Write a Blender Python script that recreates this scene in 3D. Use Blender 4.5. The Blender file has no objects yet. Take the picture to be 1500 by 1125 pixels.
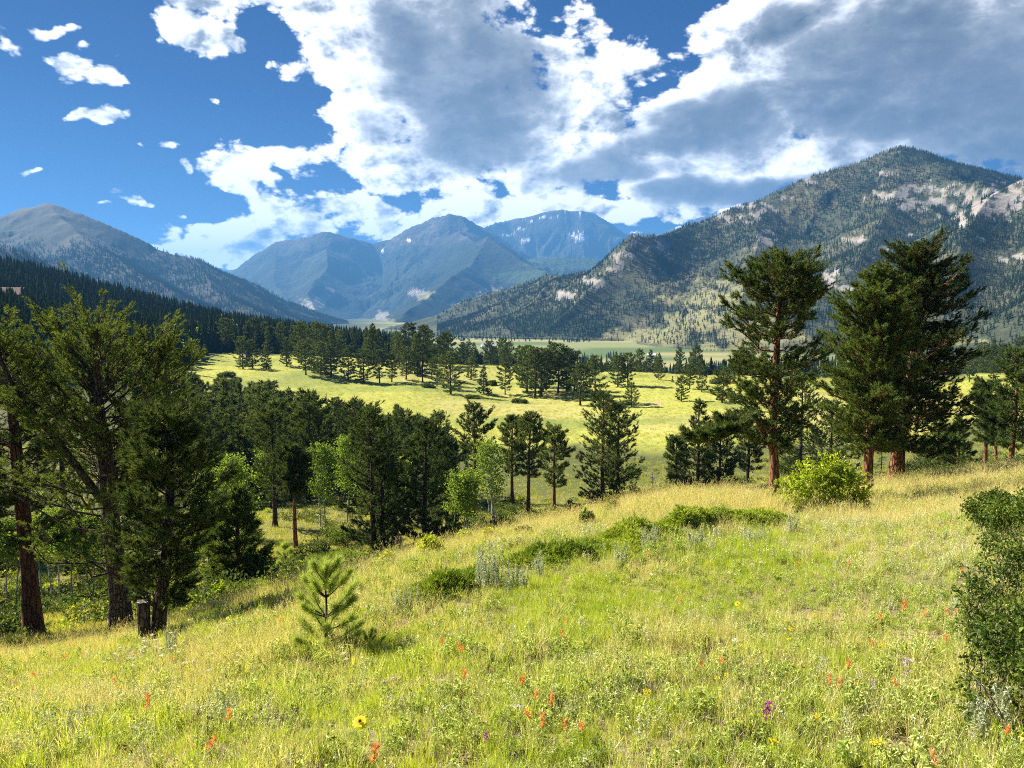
import bpy, math, random
import numpy as np
from mathutils import Vector

R = math.radians
D = bpy.data
SC = bpy.context.scene
COL = SC.collection

# ------------------------------------------------------------------ camera
FPX, PITCH = 1133.0, R(5.4)          # focal length in pixels of the 1500 px photo, camera tilt below the horizon
cam_d = D.cameras.new('camera')
cam_d.sensor_width = 36.0
cam_d.lens = 36.0 * FPX / 1500.0
cam_d.clip_start = 0.05
cam_d.clip_end = 80000.0
cam = D.objects.new('camera', cam_d)
COL.objects.link(cam)
cam.location = (0, 0, 0)
cam.rotation_euler = (R(90) - PITCH, 0, 0)
SC.camera = cam

# ------------------------------------------------------------------ exposure and render settings
SC.view_settings.view_transform = 'Standard'
SC.view_settings.look = 'None'
SC.view_settings.exposure = 1.58
SC.view_settings.gamma = 1.0
SC.view_settings.use_curve_mapping = False
cy = SC.cycles
cy.max_bounces = 5
cy.diffuse_bounces = 3
cy.glossy_bounces = 2
cy.transmission_bounces = 3
cy.transparent_max_bounces = 4
cy.volume_bounces = 0
cy.use_denoising = False
cy.pixel_filter_type = 'BLACKMAN_HARRIS'
cy.filter_width = 1.0
cy.sample_clamp_indirect = 6.0
cy.use_adaptive_sampling = True
cy.adaptive_threshold = 0.014

# ------------------------------------------------------------------ sun
SUN_AZ, SUN_EL = R(-62), R(37)
S = Vector((math.sin(SUN_AZ) * math.cos(SUN_EL), math.cos(SUN_AZ) * math.cos(SUN_EL), math.sin(SUN_EL)))
sun_d = D.lights.new('sun', 'SUN')
sun_d.energy = 5.0
sun_d.angle = R(0.5)
sun_d.color = (1.0, 0.93, 0.80)
sun = D.objects.new('sun', sun_d)
COL.objects.link(sun)
sun.rotation_euler = S.to_track_quat('Z', 'Y').to_euler()
sun.location = S * 50


# ------------------------------------------------------------------ node helpers
class NT:
    """short hand for building node trees"""
    def __init__(self, tree):
        self.t = tree
        self.n = tree.nodes
        self.l = tree.links

    def new(self, kind, **kw):
        nd = self.n.new(kind)
        for k, v in kw.items():
            setattr(nd, k, v)
        return nd

    def put(self, sock, val):
        if isinstance(val, bpy.types.NodeSocket):
            self.l.new(val, sock)
        elif val is not None:
            sock.default_value = val

    def math(self, op, a, b=None, c=None, clamp=False):
        nd = self.new('ShaderNodeMath', operation=op, use_clamp=clamp)
        for s, v in zip(nd.inputs, (a, b, c)):
            self.put(s, v)
        return nd.outputs[0]

    def vmath(self, op, a, b=None):
        nd = self.new('ShaderNodeVectorMath', operation=op)
        self.put(nd.inputs[0], a)
        if b is not None:
            self.put(nd.inputs['Scale' if op == 'SCALE' else 1], b)
        return nd.outputs['Value'] if op in ('LENGTH', 'DOT_PRODUCT') else nd.outputs[0]

    def comb(self, x, y, z):
        nd = self.new('ShaderNodeCombineXYZ')
        for s, v in zip(nd.inputs, (x, y, z)):
            self.put(s, v)
        return nd.outputs[0]

    def sep(self, v):
        nd = self.new('ShaderNodeSeparateXYZ')
        self.put(nd.inputs[0], v)
        return nd.outputs

    def mapr(self, v, a, b, c=0.0, d=1.0, smooth=False):
        nd = self.new('ShaderNodeMapRange', interpolation_type='SMOOTHSTEP' if smooth else 'LINEAR')
        for s, x in zip(nd.inputs, (v, a, b, c, d)):
            self.put(s, x)
        return nd.outputs[0]

    def noise(self, vec, scale, detail=4.0, rough=0.5, dist=0.0, col=False, lac=2.0):
        nd = self.new('ShaderNodeTexNoise')
        self.put(nd.inputs['Vector'], vec)
        self.put(nd.inputs['Scale'], scale)
        self.put(nd.inputs['Detail'], detail)
        self.put(nd.inputs['Roughness'], rough)
        self.put(nd.inputs['Lacunarity'], lac)
        self.put(nd.inputs['Distortion'], dist)
        return nd.outputs['Color' if col else 'Fac']

    def mix(self, f, a, b, mode='MIX'):
        nd = self.new('ShaderNodeMix', data_type='RGBA', blend_type=mode)
        self.put(nd.inputs[0], f)
        self.put(nd.inputs[6], a)
        self.put(nd.inputs[7], b)
        return nd.outputs[2]

    def ramp(self, f, stops, interp='LINEAR'):
        nd = self.new('ShaderNodeValToRGB')
        cr = nd.color_ramp
        cr.interpolation = interp
        while len(cr.elements) < len(stops):
            cr.elements.new(0.5)
        for e, (p, c) in zip(cr.elements, stops):
            e.position = p
            e.color = (*c, 1.0) if len(c) == 3 else c
        self.put(nd.inputs[0], f)
        return nd.outputs[0]


def rgba(c):
    return (c[0], c[1], c[2], 1.0)


# ------------------------------------------------------------------ where a picture point lies
def ray(u, v):
    """direction of a photo pixel as (x/y, z/y) in world space"""
    zc = (562.5 - v) / FPX
    yy = math.cos(PITCH) + zc * math.sin(PITCH)
    return ((u - 750.0) / FPX) / yy, (-math.sin(PITCH) + zc * math.cos(PITCH)) / yy


def at(u, v, y):
    a, t = ray(u, v)
    return np.array((a * y, y, t * y))


def angles(u, v):
    a, t = ray(u, v)
    return math.degrees(math.atan2(a, 1.0)), math.degrees(math.atan2(t, math.sqrt(1 + a * a)))


# ------------------------------------------------------------------ sky
world = D.worlds.new("World")
SC.world = world
world.use_nodes = True
try:
    world.cycles.sampling_method = 'NONE'      # a soft sky: found by the rays that leave the scene
except Exception:
    pass


def build_sky():
    nt = NT(world.node_tree)
    nt.n.clear()
    out = nt.new('ShaderNodeOutputWorld')
    sky = nt.new('ShaderNodeTexSky', sky_type='NISHITA', sun_disc=False, sun_elevation=SUN_EL, sun_rotation=SUN_AZ,
                 altitude=2500.0, air_density=1.0, dust_density=0.2, ozone_density=3.0)
    tc = nt.new('ShaderNodeTexCoord')
    dirv = tc.outputs['Generated']
    x, y, z = nt.sep(dirv)
    DEG = 180 / math.pi
    az0 = nt.math('MULTIPLY', nt.math('ARCTAN2', x, y), DEG)
    el0 = nt.math('MULTIPLY', nt.math('ARCSINE', z), DEG)
    # clear mountain air: deep blue overhead, lighter low down
    grad = nt.ramp(nt.math('DIVIDE', el0, 60.0), [(0.0, (0.014, 0.048, 0.14)), (0.10, (0.008, 0.038, 0.13)), (0.25, (0.001, 0.016, 0.088)), (0.5, (0.0006, 0.009, 0.056)), (1.0, (0.002, 0.015, 0.07))])
    sk = nt.vmath('SCALE', sky.outputs[0], 0.035)
    clear = nt.mix(0.94, sk, grad)

    aze = nt.comb(az0, el0, 0.0)
    # warp the dome coordinates so that no cloud is an ellipse
    wv = nt.noise(dirv, 6.0, 3.0, 0.55, col=True)
    w0 = nt.vmath('SUBTRACT', wv, (0.5, 0.5, 0.5))
    aze = nt.vmath('ADD', aze, nt.vmath('MULTIPLY', w0, (9.0, 6.5, 0.0)))
    k = math.degrees(1 / FPX)

    def body(u, v, ru, rv, w, top):
        a, e = angles(u, v)
        sx, sy = 1 / (ru * k), 1 / (rv * k)
        m = nt.new('ShaderNodeVectorMath', operation='MULTIPLY_ADD')
        nt.put(m.inputs[0], aze)
        m.inputs[1].default_value = (sx, sy, 0)
        m.inputs[2].default_value = (-a * sx, -e * sy, 0)
        return nt.math('MULTIPLY_ADD', nt.vmath('LENGTH', m.outputs[0]), -w, top * w)

    # cloud bodies on the dome: centre, half size (photo pixels turned into degrees), weight
    bodies = [
        (620, 60, 215, 170, 1.0), (790, 190, 250, 100, .9), (620, 235, 165, 55, .8),
        (1280, 110, 420, 190, 1.0), (1750, 100, 420, 230, 1.0), (1000, 210, 240, 120, .9),
        (375, 240, 95, 42, .72), (880, 110, 130, 90, .9), (1060, 120, 150, 90, .9), (560, 345, 170, 30, .9), (860, 315, 120, 28, .9), (720, 290, 150, 26, .85), (990, 285, 160, 30, .8), (300, 66, 72, 30, .7), (340, 0, 85, 28, .8), (105, 92, 40, 14, .45),
        (330, 352, 120, 34, .85), (510, 318, 150, 42, .8), (790, 298, 200, 42, .85), (180, 295, 70, 12, .45), (0, 70, 24, 34, .5), (450, 235, 60, 40, .7), (400, 150, 30, 20, .5), (270, 360, 70, 30, .75), (640, 312, 120, 34, .8), (252, 212, 24, 9, .5), (128, 160, 26, 9, .45), (45, 250, 24, 7, .42), (240, 106, 20, 10, .5), (140, 302, 34, 9, .55), (212, 297, 30, 8, .5), (285, 238, 18, 16, .5), (398, 130, 22, 13, .55), (205, 212, 14, 6, .42), (240, 330, 30, 18, .55), (200, 88, 22, 7, .42), (60, 40, 26, 8, .4), (330, 165, 18, 8, .4),
        (-350, 120, 160, 100, .8), (-700, 250, 260, 100, .8),
    ]
    cov = None
    for b in bodies:
        c = body(*b, 1.15)
        cov = c if cov is None else nt.math('SMOOTH_MAX', cov, c, 0.10)
    # stretches of clear air and the grey undersides
    for b in [(640, 297, 70, 12, .25), (975, 5, 90, 34, .7), (440, 150, 40, 60, .4), (1330, 262, 190, 22, .35)]:
        cov = nt.math('SUBTRACT', cov, nt.math('MAXIMUM', body(*b, 1.2), 0.0))
    shade = None
    for b in [(680, 95, 170, 150, 1.0), (700, 200, 150, 60, .8), (880, 245, 170, 45, .9), (1030, 190, 150, 60, .85), (1330, 110, 250, 120, 1.0), (1600, 130, 300, 190, 1.0), (1150, 285, 330, 30, .9)]:
        c = body(*b, 1.15)
        shade = c if shade is None else nt.math('MAXIMUM', shade, c)

    pos = nt.vmath('MULTIPLY', dirv, (1.0, 1.0, 1.6))
    def puffs(p, oct_):
        """fine fractal noise with round billows in it"""
        f = nt.noise(p, 10.0, oct_, 0.58, 0.2)
        vo = nt.new('ShaderNodeTexVoronoi', feature='F1')
        nt.put(vo.inputs['Vector'], nt.vmath('ADD', p, nt.vmath('SCALE', w0, 0.06)))
        vo.inputs['Scale'].default_value = 15.0
        vo.inputs['Detail'].default_value = 3.0
        vo.inputs['Roughness'].default_value = 0.55
        vo.inputs['Lacunarity'].default_value = 2.3
        return nt.math('MULTIPLY_ADD', nt.math('SUBTRACT', 0.42, vo.outputs['Distance']), 0.27, f)
    f0 = puffs(pos, 8.0)
    p2 = nt.vmath('ADD', pos, tuple(Vector((-0.80, 0.0, 0.60)) * 0.022))
    f1 = puffs(p2, 5.0)
    low = nt.noise(dirv, 5.0, 2.0, 0.5)
    fine = nt.math('MULTIPLY', nt.math('SUBTRACT', f0, 0.5), 3.3)
    d0 = nt.math('ADD', nt.math('MULTIPLY', nt.math('MINIMUM', cov, 1.1), 1.60), nt.math('SUBTRACT', fine, -0.26))
    d0 = nt.math('ADD', d0, nt.math('MULTIPLY', nt.math('SUBTRACT', low, 0.5), 0.6))
    # scraps of cloud in the clear part of the sky
    scrap = nt.math('MULTIPLY', nt.math('SUBTRACT', nt.math('ADD', f0, nt.math('MULTIPLY', nt.math('SUBTRACT', low, 0.5), 0.55)), 0.60), 4.0)
    d0 = nt.math('MAXIMUM', d0, scrap)
    alpha = nt.mapr(d0, 0.0, 0.32, smooth=True)
    lit = nt.math('SUBTRACT', f0, f1)                       # thinner towards the sun: a lit face
    lit = nt.math('MULTIPLY', lit, 3.4)
    grey = nt.mapr(nt.math('ADD', shade, nt.math('MULTIPLY', fine, 0.32)), -0.10, 0.55, smooth=True)
    thick = nt.mapr(d0, 0.15, 1.2)
    v = nt.math('SUBTRACT', 0.98, nt.math('MULTIPLY', grey, 0.60))
    v = nt.math('SUBTRACT', v, nt.math('MULTIPLY', thick, 0.14))
    v = nt.math('ADD', v, nt.math('MULTIPLY', lit, nt.math('SUBTRACT', 0.8, nt.math('MULTIPLY', grey, 0.56))))
    v = nt.math('ADD', v, nt.math('MULTIPLY', nt.math('SUBTRACT', low, 0.5), 0.75))
    ccol = nt.ramp(v, [(0.0, (0.046, 0.055, 0.070)), (0.25, (0.080, 0.090, 0.108)), (0.48, (0.148, 0.158, 0.176)), (0.70, (0.32, 0.33, 0.345)), (0.95, (0.56, 0.555, 0.545))])
    bg = nt.new('ShaderNodeBackground')
    nt.put(bg.inputs[0], nt.mix(alpha, clear, ccol))
    bg.inputs[1].default_value = 1.0
    nt.l.new(bg.outputs[0], out.inputs[0])


build_sky()


# ------------------------------------------------------------------ numpy noise
def _hash(ix, iy, seed):
    n = (ix.astype(np.int64) * 374761393 + iy.astype(np.int64) * 668265263 + seed * 974634777) & 0x7fffffff
    n = ((n ^ (n >> 13)) * 1274126177) & 0x7fffffff
    n = n ^ (n >> 16)
    return (n & 0xffff) / 65535.0


def vnoise(x, y, seed=0):
    """smooth value noise in [0,1]"""
    x = np.asarray(x, float)
    y = np.asarray(y, float)
    fx, fy = np.floor(x), np.floor(y)
    ix, iy = fx.astype(np.int64), fy.astype(np.int64)
    tx, ty = x - fx, y - fy
    tx = tx * tx * tx * (tx * (tx * 6 - 15) + 10)
    ty = ty * ty * ty * (ty * (ty * 6 - 15) + 10)
    a, b = _hash(ix, iy, seed), _hash(ix + 1, iy, seed)
    c, d = _hash(ix, iy + 1, seed), _hash(ix + 1, iy + 1, seed)
    return (a * (1 - tx) + b * tx) * (1 - ty) + (c * (1 - tx) + d * tx) * ty


def fbm(x, y, seed=0, octs=5, gain=0.5, lac=2.03):
    s, amp, tot = 0.0, 1.0, 0.0
    for o in range(octs):
        s = s + amp * (vnoise(x, y, seed + o * 17) - 0.5)
        tot += amp
        amp *= gain
        x, y = x * lac * 0.8 - y * lac * 0.6 + 3.7, x * lac * 0.6 + y * lac * 0.8 - 9.1
    return s / tot * 2.0           # about [-1,1]


def ridged(x, y, seed=0, octs=5, gain=0.5, lac=2.1):
    s, amp, tot = 0.0, 1.0, 0.0
    for o in range(octs):
        n = 1.0 - np.abs(vnoise(x, y, seed + o * 23) - 0.5) * 2
        s = s + amp * n * n
        tot += amp
        amp *= gain
        x, y = x * lac * 0.8 - y * lac * 0.6 + 1.3, x * lac * 0.6 + y * lac * 0.8 - 4.2
    return s / tot


def sstep(v, a, b):
    t = np.clip((np.asarray(v, float) - a) / (b - a), 0, 1)
    return t * t * (3 - 2 * t)


# ------------------------------------------------------------------ mesh builder
class MB:
    """collects vertices and triangles / quads with a material slot each; build() links ONE mesh object"""
    def __init__(self):
        self.v, self.f, self.m, self.n = [], [], [], 0

    def add(self, v, f, mat=0):
        v = np.asarray(v, np.float32).reshape(-1, 3)
        f = np.asarray(f, np.int64)
        if len(f) == 0:
            return
        self.v.append(v)
        self.f.append(f + self.n)
        self.m.append(np.full(len(f), mat, np.int32))
        self.n += len(v)

    def tube(self, pts, rad, sides=8, mat=0, cap=True, jitter=0.0, rng=None):
        pts = np.asarray(pts, float)
        rad = np.broadcast_to(np.asarray(rad, float), (len(pts),))
        tg = np.gradient(pts, axis=0)
        tg /= np.linalg.norm(tg, axis=1)[:, None] + 1e-9
        ref = np.array((0.31, 0.95, 0.05)) if abs(tg[0][2]) > 0.6 else np.array((0.05, 0.1, 1.0))
        s = np.cross(tg, ref)
        s /= np.linalg.norm(s, axis=1)[:, None] + 1e-9
        t = np.cross(tg, s)
        an = np.linspace(0, 2 * np.pi, sides, endpoint=False)
        rr = np.repeat(rad[:, None], sides, 1)
        if jitter and rng is not None:
            rr = rr * (1 + rng.normal(0, jitter, rr.shape))
        v = pts[:, None, :] + rr[:, :, None] * (np.cos(an)[None, :, None] * s[:, None, :] + np.sin(an)[None, :, None] * t[:, None, :])
        n = len(pts)
        i = np.arange(n - 1)[:, None] * sides
        j = np.arange(sides)[None, :]
        j2 = (j + 1) % sides
        f = np.stack([i + j, i + j2, i + sides + j2, i + sides + j], -1).reshape(-1, 4)
        self.add(v.reshape(-1, 3), f, mat)
        if cap:
            c = np.array([[pts[-1][0], pts[-1][1], pts[-1][2]]])
            ring = v[-1]
            self.add(np.vstack([ring, c]), [[k, (k + 1) % sides, sides] for k in range(sides)], mat)

    def mesh(self, name, mats, smooth=False):
        me = D.meshes.new(name)
        v = np.concatenate(self.v)
        me.vertices.add(len(v))
        me.vertices.foreach_set('co', v.ravel())
        sizes = np.concatenate([np.full(len(f), f.shape[1], np.int32) for f in self.f])
        loops = np.concatenate([f.ravel() for f in self.f]).astype(np.int32)
        me.loops.add(len(loops))
        me.loops.foreach_set('vertex_index', loops)
        me.polygons.add(len(sizes))
        starts = np.concatenate([[0], np.cumsum(sizes)[:-1]]).astype(np.int32)
        me.polygons.foreach_set('loop_start', starts)
        me.polygons.foreach_set('material_index', np.concatenate(self.m))
        me.polygons.foreach_set('use_smooth', np.full(len(sizes), bool(smooth)))
        me.update(calc_edges=True)
        for m in (mats if isinstance(mats, (list, tuple)) else [mats]):
            me.materials.append(m)
        return me

    def build(self, name, mats, parent=None, smooth=False):
        return link(name, self.mesh(name, mats, smooth), parent)


def link(name, data, parent=None):
    o = D.objects.new(name, data)
    COL.objects.link(o)
    if parent is not None:
        o.parent = parent
    return o


def tag(o, label, cat=None, group=None, kind=None):
    o['label'] = label
    if cat:
        o['category'] = cat
    if group:
        o['group'] = group
    if kind:
        o['kind'] = kind
    return o


def empty(name, loc, rz=0.0):
    o = D.objects.new(name, None)
    COL.objects.link(o)
    o.location = loc
    o.rotation_euler = (0, 0, rz)
    return o


def copy_tree(o, parent=None):
    c = o.copy()
    COL.objects.link(c)
    if parent is not None:
        c.parent = parent
    for ch in list(o.children):
        copy_tree(ch, c)
    return c


def grid_faces(nr, nc, wrap=False):
    i = np.arange(nr - 1)[:, None] * nc
    j = np.arange(nc if wrap else nc - 1)[None, :]
    j2 = (j + 1) % nc
    return np.stack([i + j, i + nc + j, i + nc + j2, i + j2], -1).reshape(-1, 4)


def set_color(me, name, col):
    at_ = me.color_attributes.new(name, 'FLOAT_COLOR', 'POINT')
    c = np.ones((len(col), 4), np.float32)
    c[:, :col.shape[1]] = col
    at_.data.foreach_set('color', c.ravel())


# ------------------------------------------------------------------ the ground: one sheet
# control points: photo pixel, distance, and (optionally) the height; height -1.65 is where the camera stands
_G = [
    # the hillside in front of the camera
    (750, 1125, 3.9), (0, 1125, 4.3), (1500, 1125, 4.1), (400, 1125, 4.0), (1100, 1125, 3.9),
    (480, 952, 9.0), (540, 993, 7.6), (750, 900, 9.6), (1100, 900, 9.4), (1400, 900, 8.4), (250, 1000, 8.6), (0, 1010, 11.0),
    (750, 800, 17.5), (1000, 765, 21.0), (1200, 757, 24.0), (1400, 760, 18.0), (1500, 760, 16.5), (1600, 800, 10),
    (1132, 735, 36.0), (1265, 718, 39.0), (1310, 706, 41.0), (1420, 696, 38.0), (1500, 690, 35.0), (1600, 680, 35), (1000, 727, 36.0),
    (900, 748, 31.0), (700, 795, 22.5), (600, 822, 20.0), (450, 862, 17.0), (380, 880, 16.0),
    (178, 937, 21.0), (45, 940, 24.0), (-100, 960, 20), (300, 905, 19.0), (-150, 1100, 6),
    # the bench of trees below
    (110, 890, 40), (300, 850, 40), (0, 893, 48), (60, 858, 60), (-150, 900, 45), (430, 812, 45), (434, 802, 55), (555, 812, 58),
    (480, 750, 78), (620, 790, 56), (720, 762, 72), (775, 752, 78), (815, 744, 82), (890, 743, 80), (1000, 722, 78), (1100, 705, 85), (350, 790, 60),
    (700, None, 40, -14.0), (900, None, 48, -14.6), (1100, None, 52, -13.8), (550, None, 36, -12.4), (1300, None, 60, -13.6), (1450, None, 60, -12.6), (1600, None, 60, -11),
    (1300, 690, 90), (1450, 672, 95),
    (150, None, 100, -22), (300, None, 110, -24), (450, None, 110, -24.5), (0, None, 100, -20), (-200, None, 100, -17),
    # the sunlit meadow
    (700, 652, 145), (1000, 652, 138), (1200, 640, 140), (1430, 600, 170), (1600, 600, 150), (500, 640, 150), (350, None, 160, -25.5), (150, None, 160, -21), (-150, None, 160, -14),
    (750, 600, 198), (880, 612, 185), (600, 572, 228), (735, 578, 235), (450, 547, 262), (330, 548, 250), (280, 562, 232), (520, 560, 248),
    (660, 577, 232), (1000, 602, 190), (900, 580, 222), (1450, 560, 240),
    (300, 521, 325), (450, 522, 335), (600, 530, 340), (750, 538, 340), (900, 545, 330), (1000, 550, 310), (1100, 550, 320), (1450, 548, 320), (1600, 550, 320),
    (600, None, 450, -37), (750, None, 430, -41), (900, None, 420, -42), (1050, None, 420, -43), (1250, None, 420, -43), (1500, None, 420, -42), (1650, None, 420, -40),
    # the forest hill on the left
    (0, 400, 600), (150, 434, 620), (300, 474, 660), (450, 496, 700), (560, 505, 740), (-150, 370, 600), (0, 455, 400), (200, 485, 440), (100, None, 290, -12.5), (0, None, 260, -8),
    (-200, None, 260, 0), (400, 506, 460),
    (0, None, 950, 12), (-200, None, 950, 20), (200, None, 950, -18), (400, None, 950, -42),
    # the flat valley floor
    (650, None, 900, -60), (800, None, 760, -60), (950, None, 700, -60), (1150, None, 700, -60), (1400, None, 620, -56), (1600, None, 600, -54),
    (0, None, 1500, -50), (300, None, 1500, -58), (600, None, 1500, -61), (900, None, 1500, -61), (1200, None, 1300, -60), (1500, None, 1300, -60), (1700, None, 1300, -60), (-200, None, 1500, -50),
    (-200, None, 4000, -62), (750, None, 4000, -62), (1700, None, 4000, -62), (-200, None, 15000, -62), (750, None, 15000, -62), (1700, None, 15000, -62),
    # close by and underfoot
    (750, None, 1.5, -1.93), (0, None, 1.4, -1.97), (1500, None, 1.5, -1.85), (750, None, 0.6, -1.75),
]
_AZK = 2.0


def _ctrl():
    P, G = [], []
    for g in _G:
        if g[1] is None:
            a, _ = ray(g[0], 600)
            p = np.array((a * g[2], g[2], g[3]))
        else:
            p = at(g[0], g[1], g[2])
        r = math.hypot(p[0], p[1])
        P.append((math.atan2(p[0], p[1]) * _AZK, math.log(r)))
        G.append((p[2] + 1.65) / r)
    P, G = np.array(P), np.array(G)
    n = len(P)
    d = np.linalg.norm(P[:, None] - P[None], axis=2)
    K = np.where(d > 1e-9, d * d * np.log(np.maximum(d, 1e-9)), 0) + np.eye(n) * 0.004
    A = np.zeros((n + 3, n + 3))
    A[:n, :n] = K
    A[:n, n] = 1
    A[:n, n + 1:] = P
    A[n, :n] = 1
    A[n + 1:, :n] = P.T
    w = np.linalg.solve(A, np.concatenate([G, np.zeros(3)]))
    return P, w


_CP, _CW = _ctrl()
_AMAX = math.radians(41)


def H(x, y):
    """height of the ground"""
    x = np.atleast_1d(np.asarray(x, float))
    y = np.atleast_1d(np.asarray(y, float))
    sh = x.shape
    x, y = x.ravel(), y.ravel()
    r = np.hypot(x, y) + 1e-6
    az = np.arctan2(x, y)
    azc = np.clip(az, -_AMAX, _AMAX)
    lr = np.log(np.clip(r, 0.6, 15000))
    out = np.empty(len(x))
    for s in range(0, len(x), 40000):
        q = np.stack([azc[s:s + 40000] * _AZK, lr[s:s + 40000]], 1)
        d2 = np.square(q[:, :1] - _CP[None, :, 0]) + np.square(q[:, 1:] - _CP[None, :, 1])
        k = (0.5 * d2 * np.log(np.maximum(d2, 1e-12).astype(np.float32)))
        out[s:s + 40000] = k @ _CW[:-3] + _CW[-3] + q @ _CW[-2:]
    # behind the camera the hillside keeps rising
    back = sstep(np.abs(az), _AMAX, math.radians(150))
    up = 0.10 * np.exp(-(r / 400.0)) - 0.02
    g = out * (1 - back) + up * back
    z = -1.65 + r * g
    z = z + (-62.0 - z) * sstep(r, 900, 1600) * (1 - back)
    amp = 0.05 * sstep(r, 1.5, 8) + 0.75 * sstep(r, 40, 180) * (1 - sstep(r, 500, 800))
    z = z + amp * fbm(x * 0.55 / (1 + sstep(r, 30, 120) * 7), y * 0.55 / (1 + sstep(r, 30, 120) * 7), 5, 4)
    z = z + 1.5 * fbm(x / 48.0, y / 48.0, 15, 3) * sstep(r, 150, 185) * (1 - sstep(r, 300, 345)) * (1 - back)
    z = z + 0.022 * sstep(r, 1.5, 5) * (1 - sstep(r, 40, 70)) * fbm(x * 2.6, y * 2.6, 9, 3)
    return z.reshape(sh)


def h1(x, y):
    return float(H(x, y)[0])


def hit(u, v, y0=2.0, y1=3000.0):
    """first ground point beyond y0 that the photo pixel looks at"""
    a, t = ray(u, v)
    ys = np.exp(np.linspace(math.log(y0), math.log(y1), 1500))
    dz = t * ys - H(a * ys, ys)
    k = np.argmax(dz < 0)
    if not (dz < 0).any():
        k = len(ys) - 1
    y = ys[k]
    return np.array((a * y, y, h1(a * y, y)))


def project(x, y, z):
    """photo pixel of a world point (arrays)"""
    c, s = math.cos(PITCH), math.sin(PITCH)
    d = y * c - z * s
    up = y * s + z * c
    return 750 + FPX * x / d, 562.5 - FPX * up / d


def blob(u, v, items, noise_seed=3, wob=0.5, ns=0.03):
    """mask from a list of (u, v, ru, rv) patches with ragged edges"""
    n1 = fbm(u * ns, v * ns * 1.5, noise_seed, 5, 0.6)
    m = np.full(np.shape(u), -9.0)
    for (cu, cv, ru, rv) in items:
        d = 1.0 - np.sqrt(((u - cu) / ru) ** 2 + ((v - cv) / rv) ** 2)
        m = np.maximum(m, d)
    return m + wob * n1


# ------------------------------------------------------------------ materials of the land
def new_mat(name):
    m = D.materials.new(name)
    m.use_nodes = True
    nt = NT(m.node_tree)
    nt.n.clear()
    out = nt.new('ShaderNodeOutputMaterial')
    return m, nt, out


def land_material(name, fine_scale, bump_scale, bump_dist, rough=0.95, fine_amt=0.5):
    """takes its albedo from the colour attribute of the land and breaks it up with noise"""
    m, nt, out = new_mat(name)
    at_ = nt.new('ShaderNodeVertexColor', layer_name='albedo')
    geo = nt.new('ShaderNodeNewGeometry')
    p = geo.outputs['Position']
    n1 = nt.noise(p, fine_scale, 8.0, 0.65)
    n2 = nt.noise(p, fine_scale * 7.3, 4.0, 0.6)
    f = nt.math('ADD', nt.math('MULTIPLY', n1, 0.6), nt.math('MULTIPLY', n2, 0.4))
    k = nt.mapr(f, 0.3, 0.7, 1 - fine_amt, 1 + fine_amt)
    hue = nt.noise(p, fine_scale * 0.4, 4.0, 0.6, col=True)
    base = nt.vmath('SCALE', at_.outputs[0], k)
    base = nt.mix(0.25, base, nt.vmath('MULTIPLY', base, nt.vmath('ADD', hue, (0.5, 0.5, 0.5))))
    b = nt.new('ShaderNodeBsdfPrincipled')
    nt.put(b.inputs['Base Color'], base)
    b.inputs['Roughness'].default_value = rough
    b.inputs['Specular IOR Level'].default_value = 0.15
    bp = nt.new('ShaderNodeBump')
    bp.inputs['Strength'].default_value = 0.8
    bp.inputs['Distance'].default_value = bump_dist
    nt.put(bp.inputs['Height'], nt.noise(p, bump_scale, 8.0, 0.65))
    nt.l.new(bp.outputs[0], b.inputs['Normal'])
    nt.l.new(b.outputs[0], out.inputs[0])
    return m


def mixc(c, m, col):
    m = np.clip(m, 0, 1)[:, None]
    return c * (1 - m) + np.array(col)[None] * m


STRAW = (0.25, 0.205, 0.085)
MEADOW = (0.36, 0.37, 0.075)
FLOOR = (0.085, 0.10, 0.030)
VALLEY = (0.22, 0.24, 0.10)
SOIL = (0.30, 0.19, 0.12)


def near_side(x, y):
    """1 on the camera's own hillside (in front of its brow), 0 beyond"""
    az = np.degrees(np.arctan2(x, y))
    brow = np.interp(az, [-60, -35, -27, -20, -15, -8, 0, 8, 16, 25, 35, 60], [26, 26, 24, 22, 20, 24, 27, 34, 42, 46, 48, 48])
    return 1 - sstep(np.hypot(x, y), brow - 3, brow + 4)


def meadow_mask(x, y, z=None):
    u, v = project(x, y, H(x, y) if z is None else z)
    items = [(720, 600, 330, 62), (820, 560, 330, 40), (470, 548, 210, 32), (1000, 600, 150, 70), (330, 545, 80, 30), (1440, 585, 90, 40), (1250, 610, 160, 60)]
    m = blob(u, v, items, 11, 0.22, 0.02)
    return sstep(m, -0.05, 0.18) * sstep(y, 120, 145) * (1 - sstep(y, 350, 380))


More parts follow.
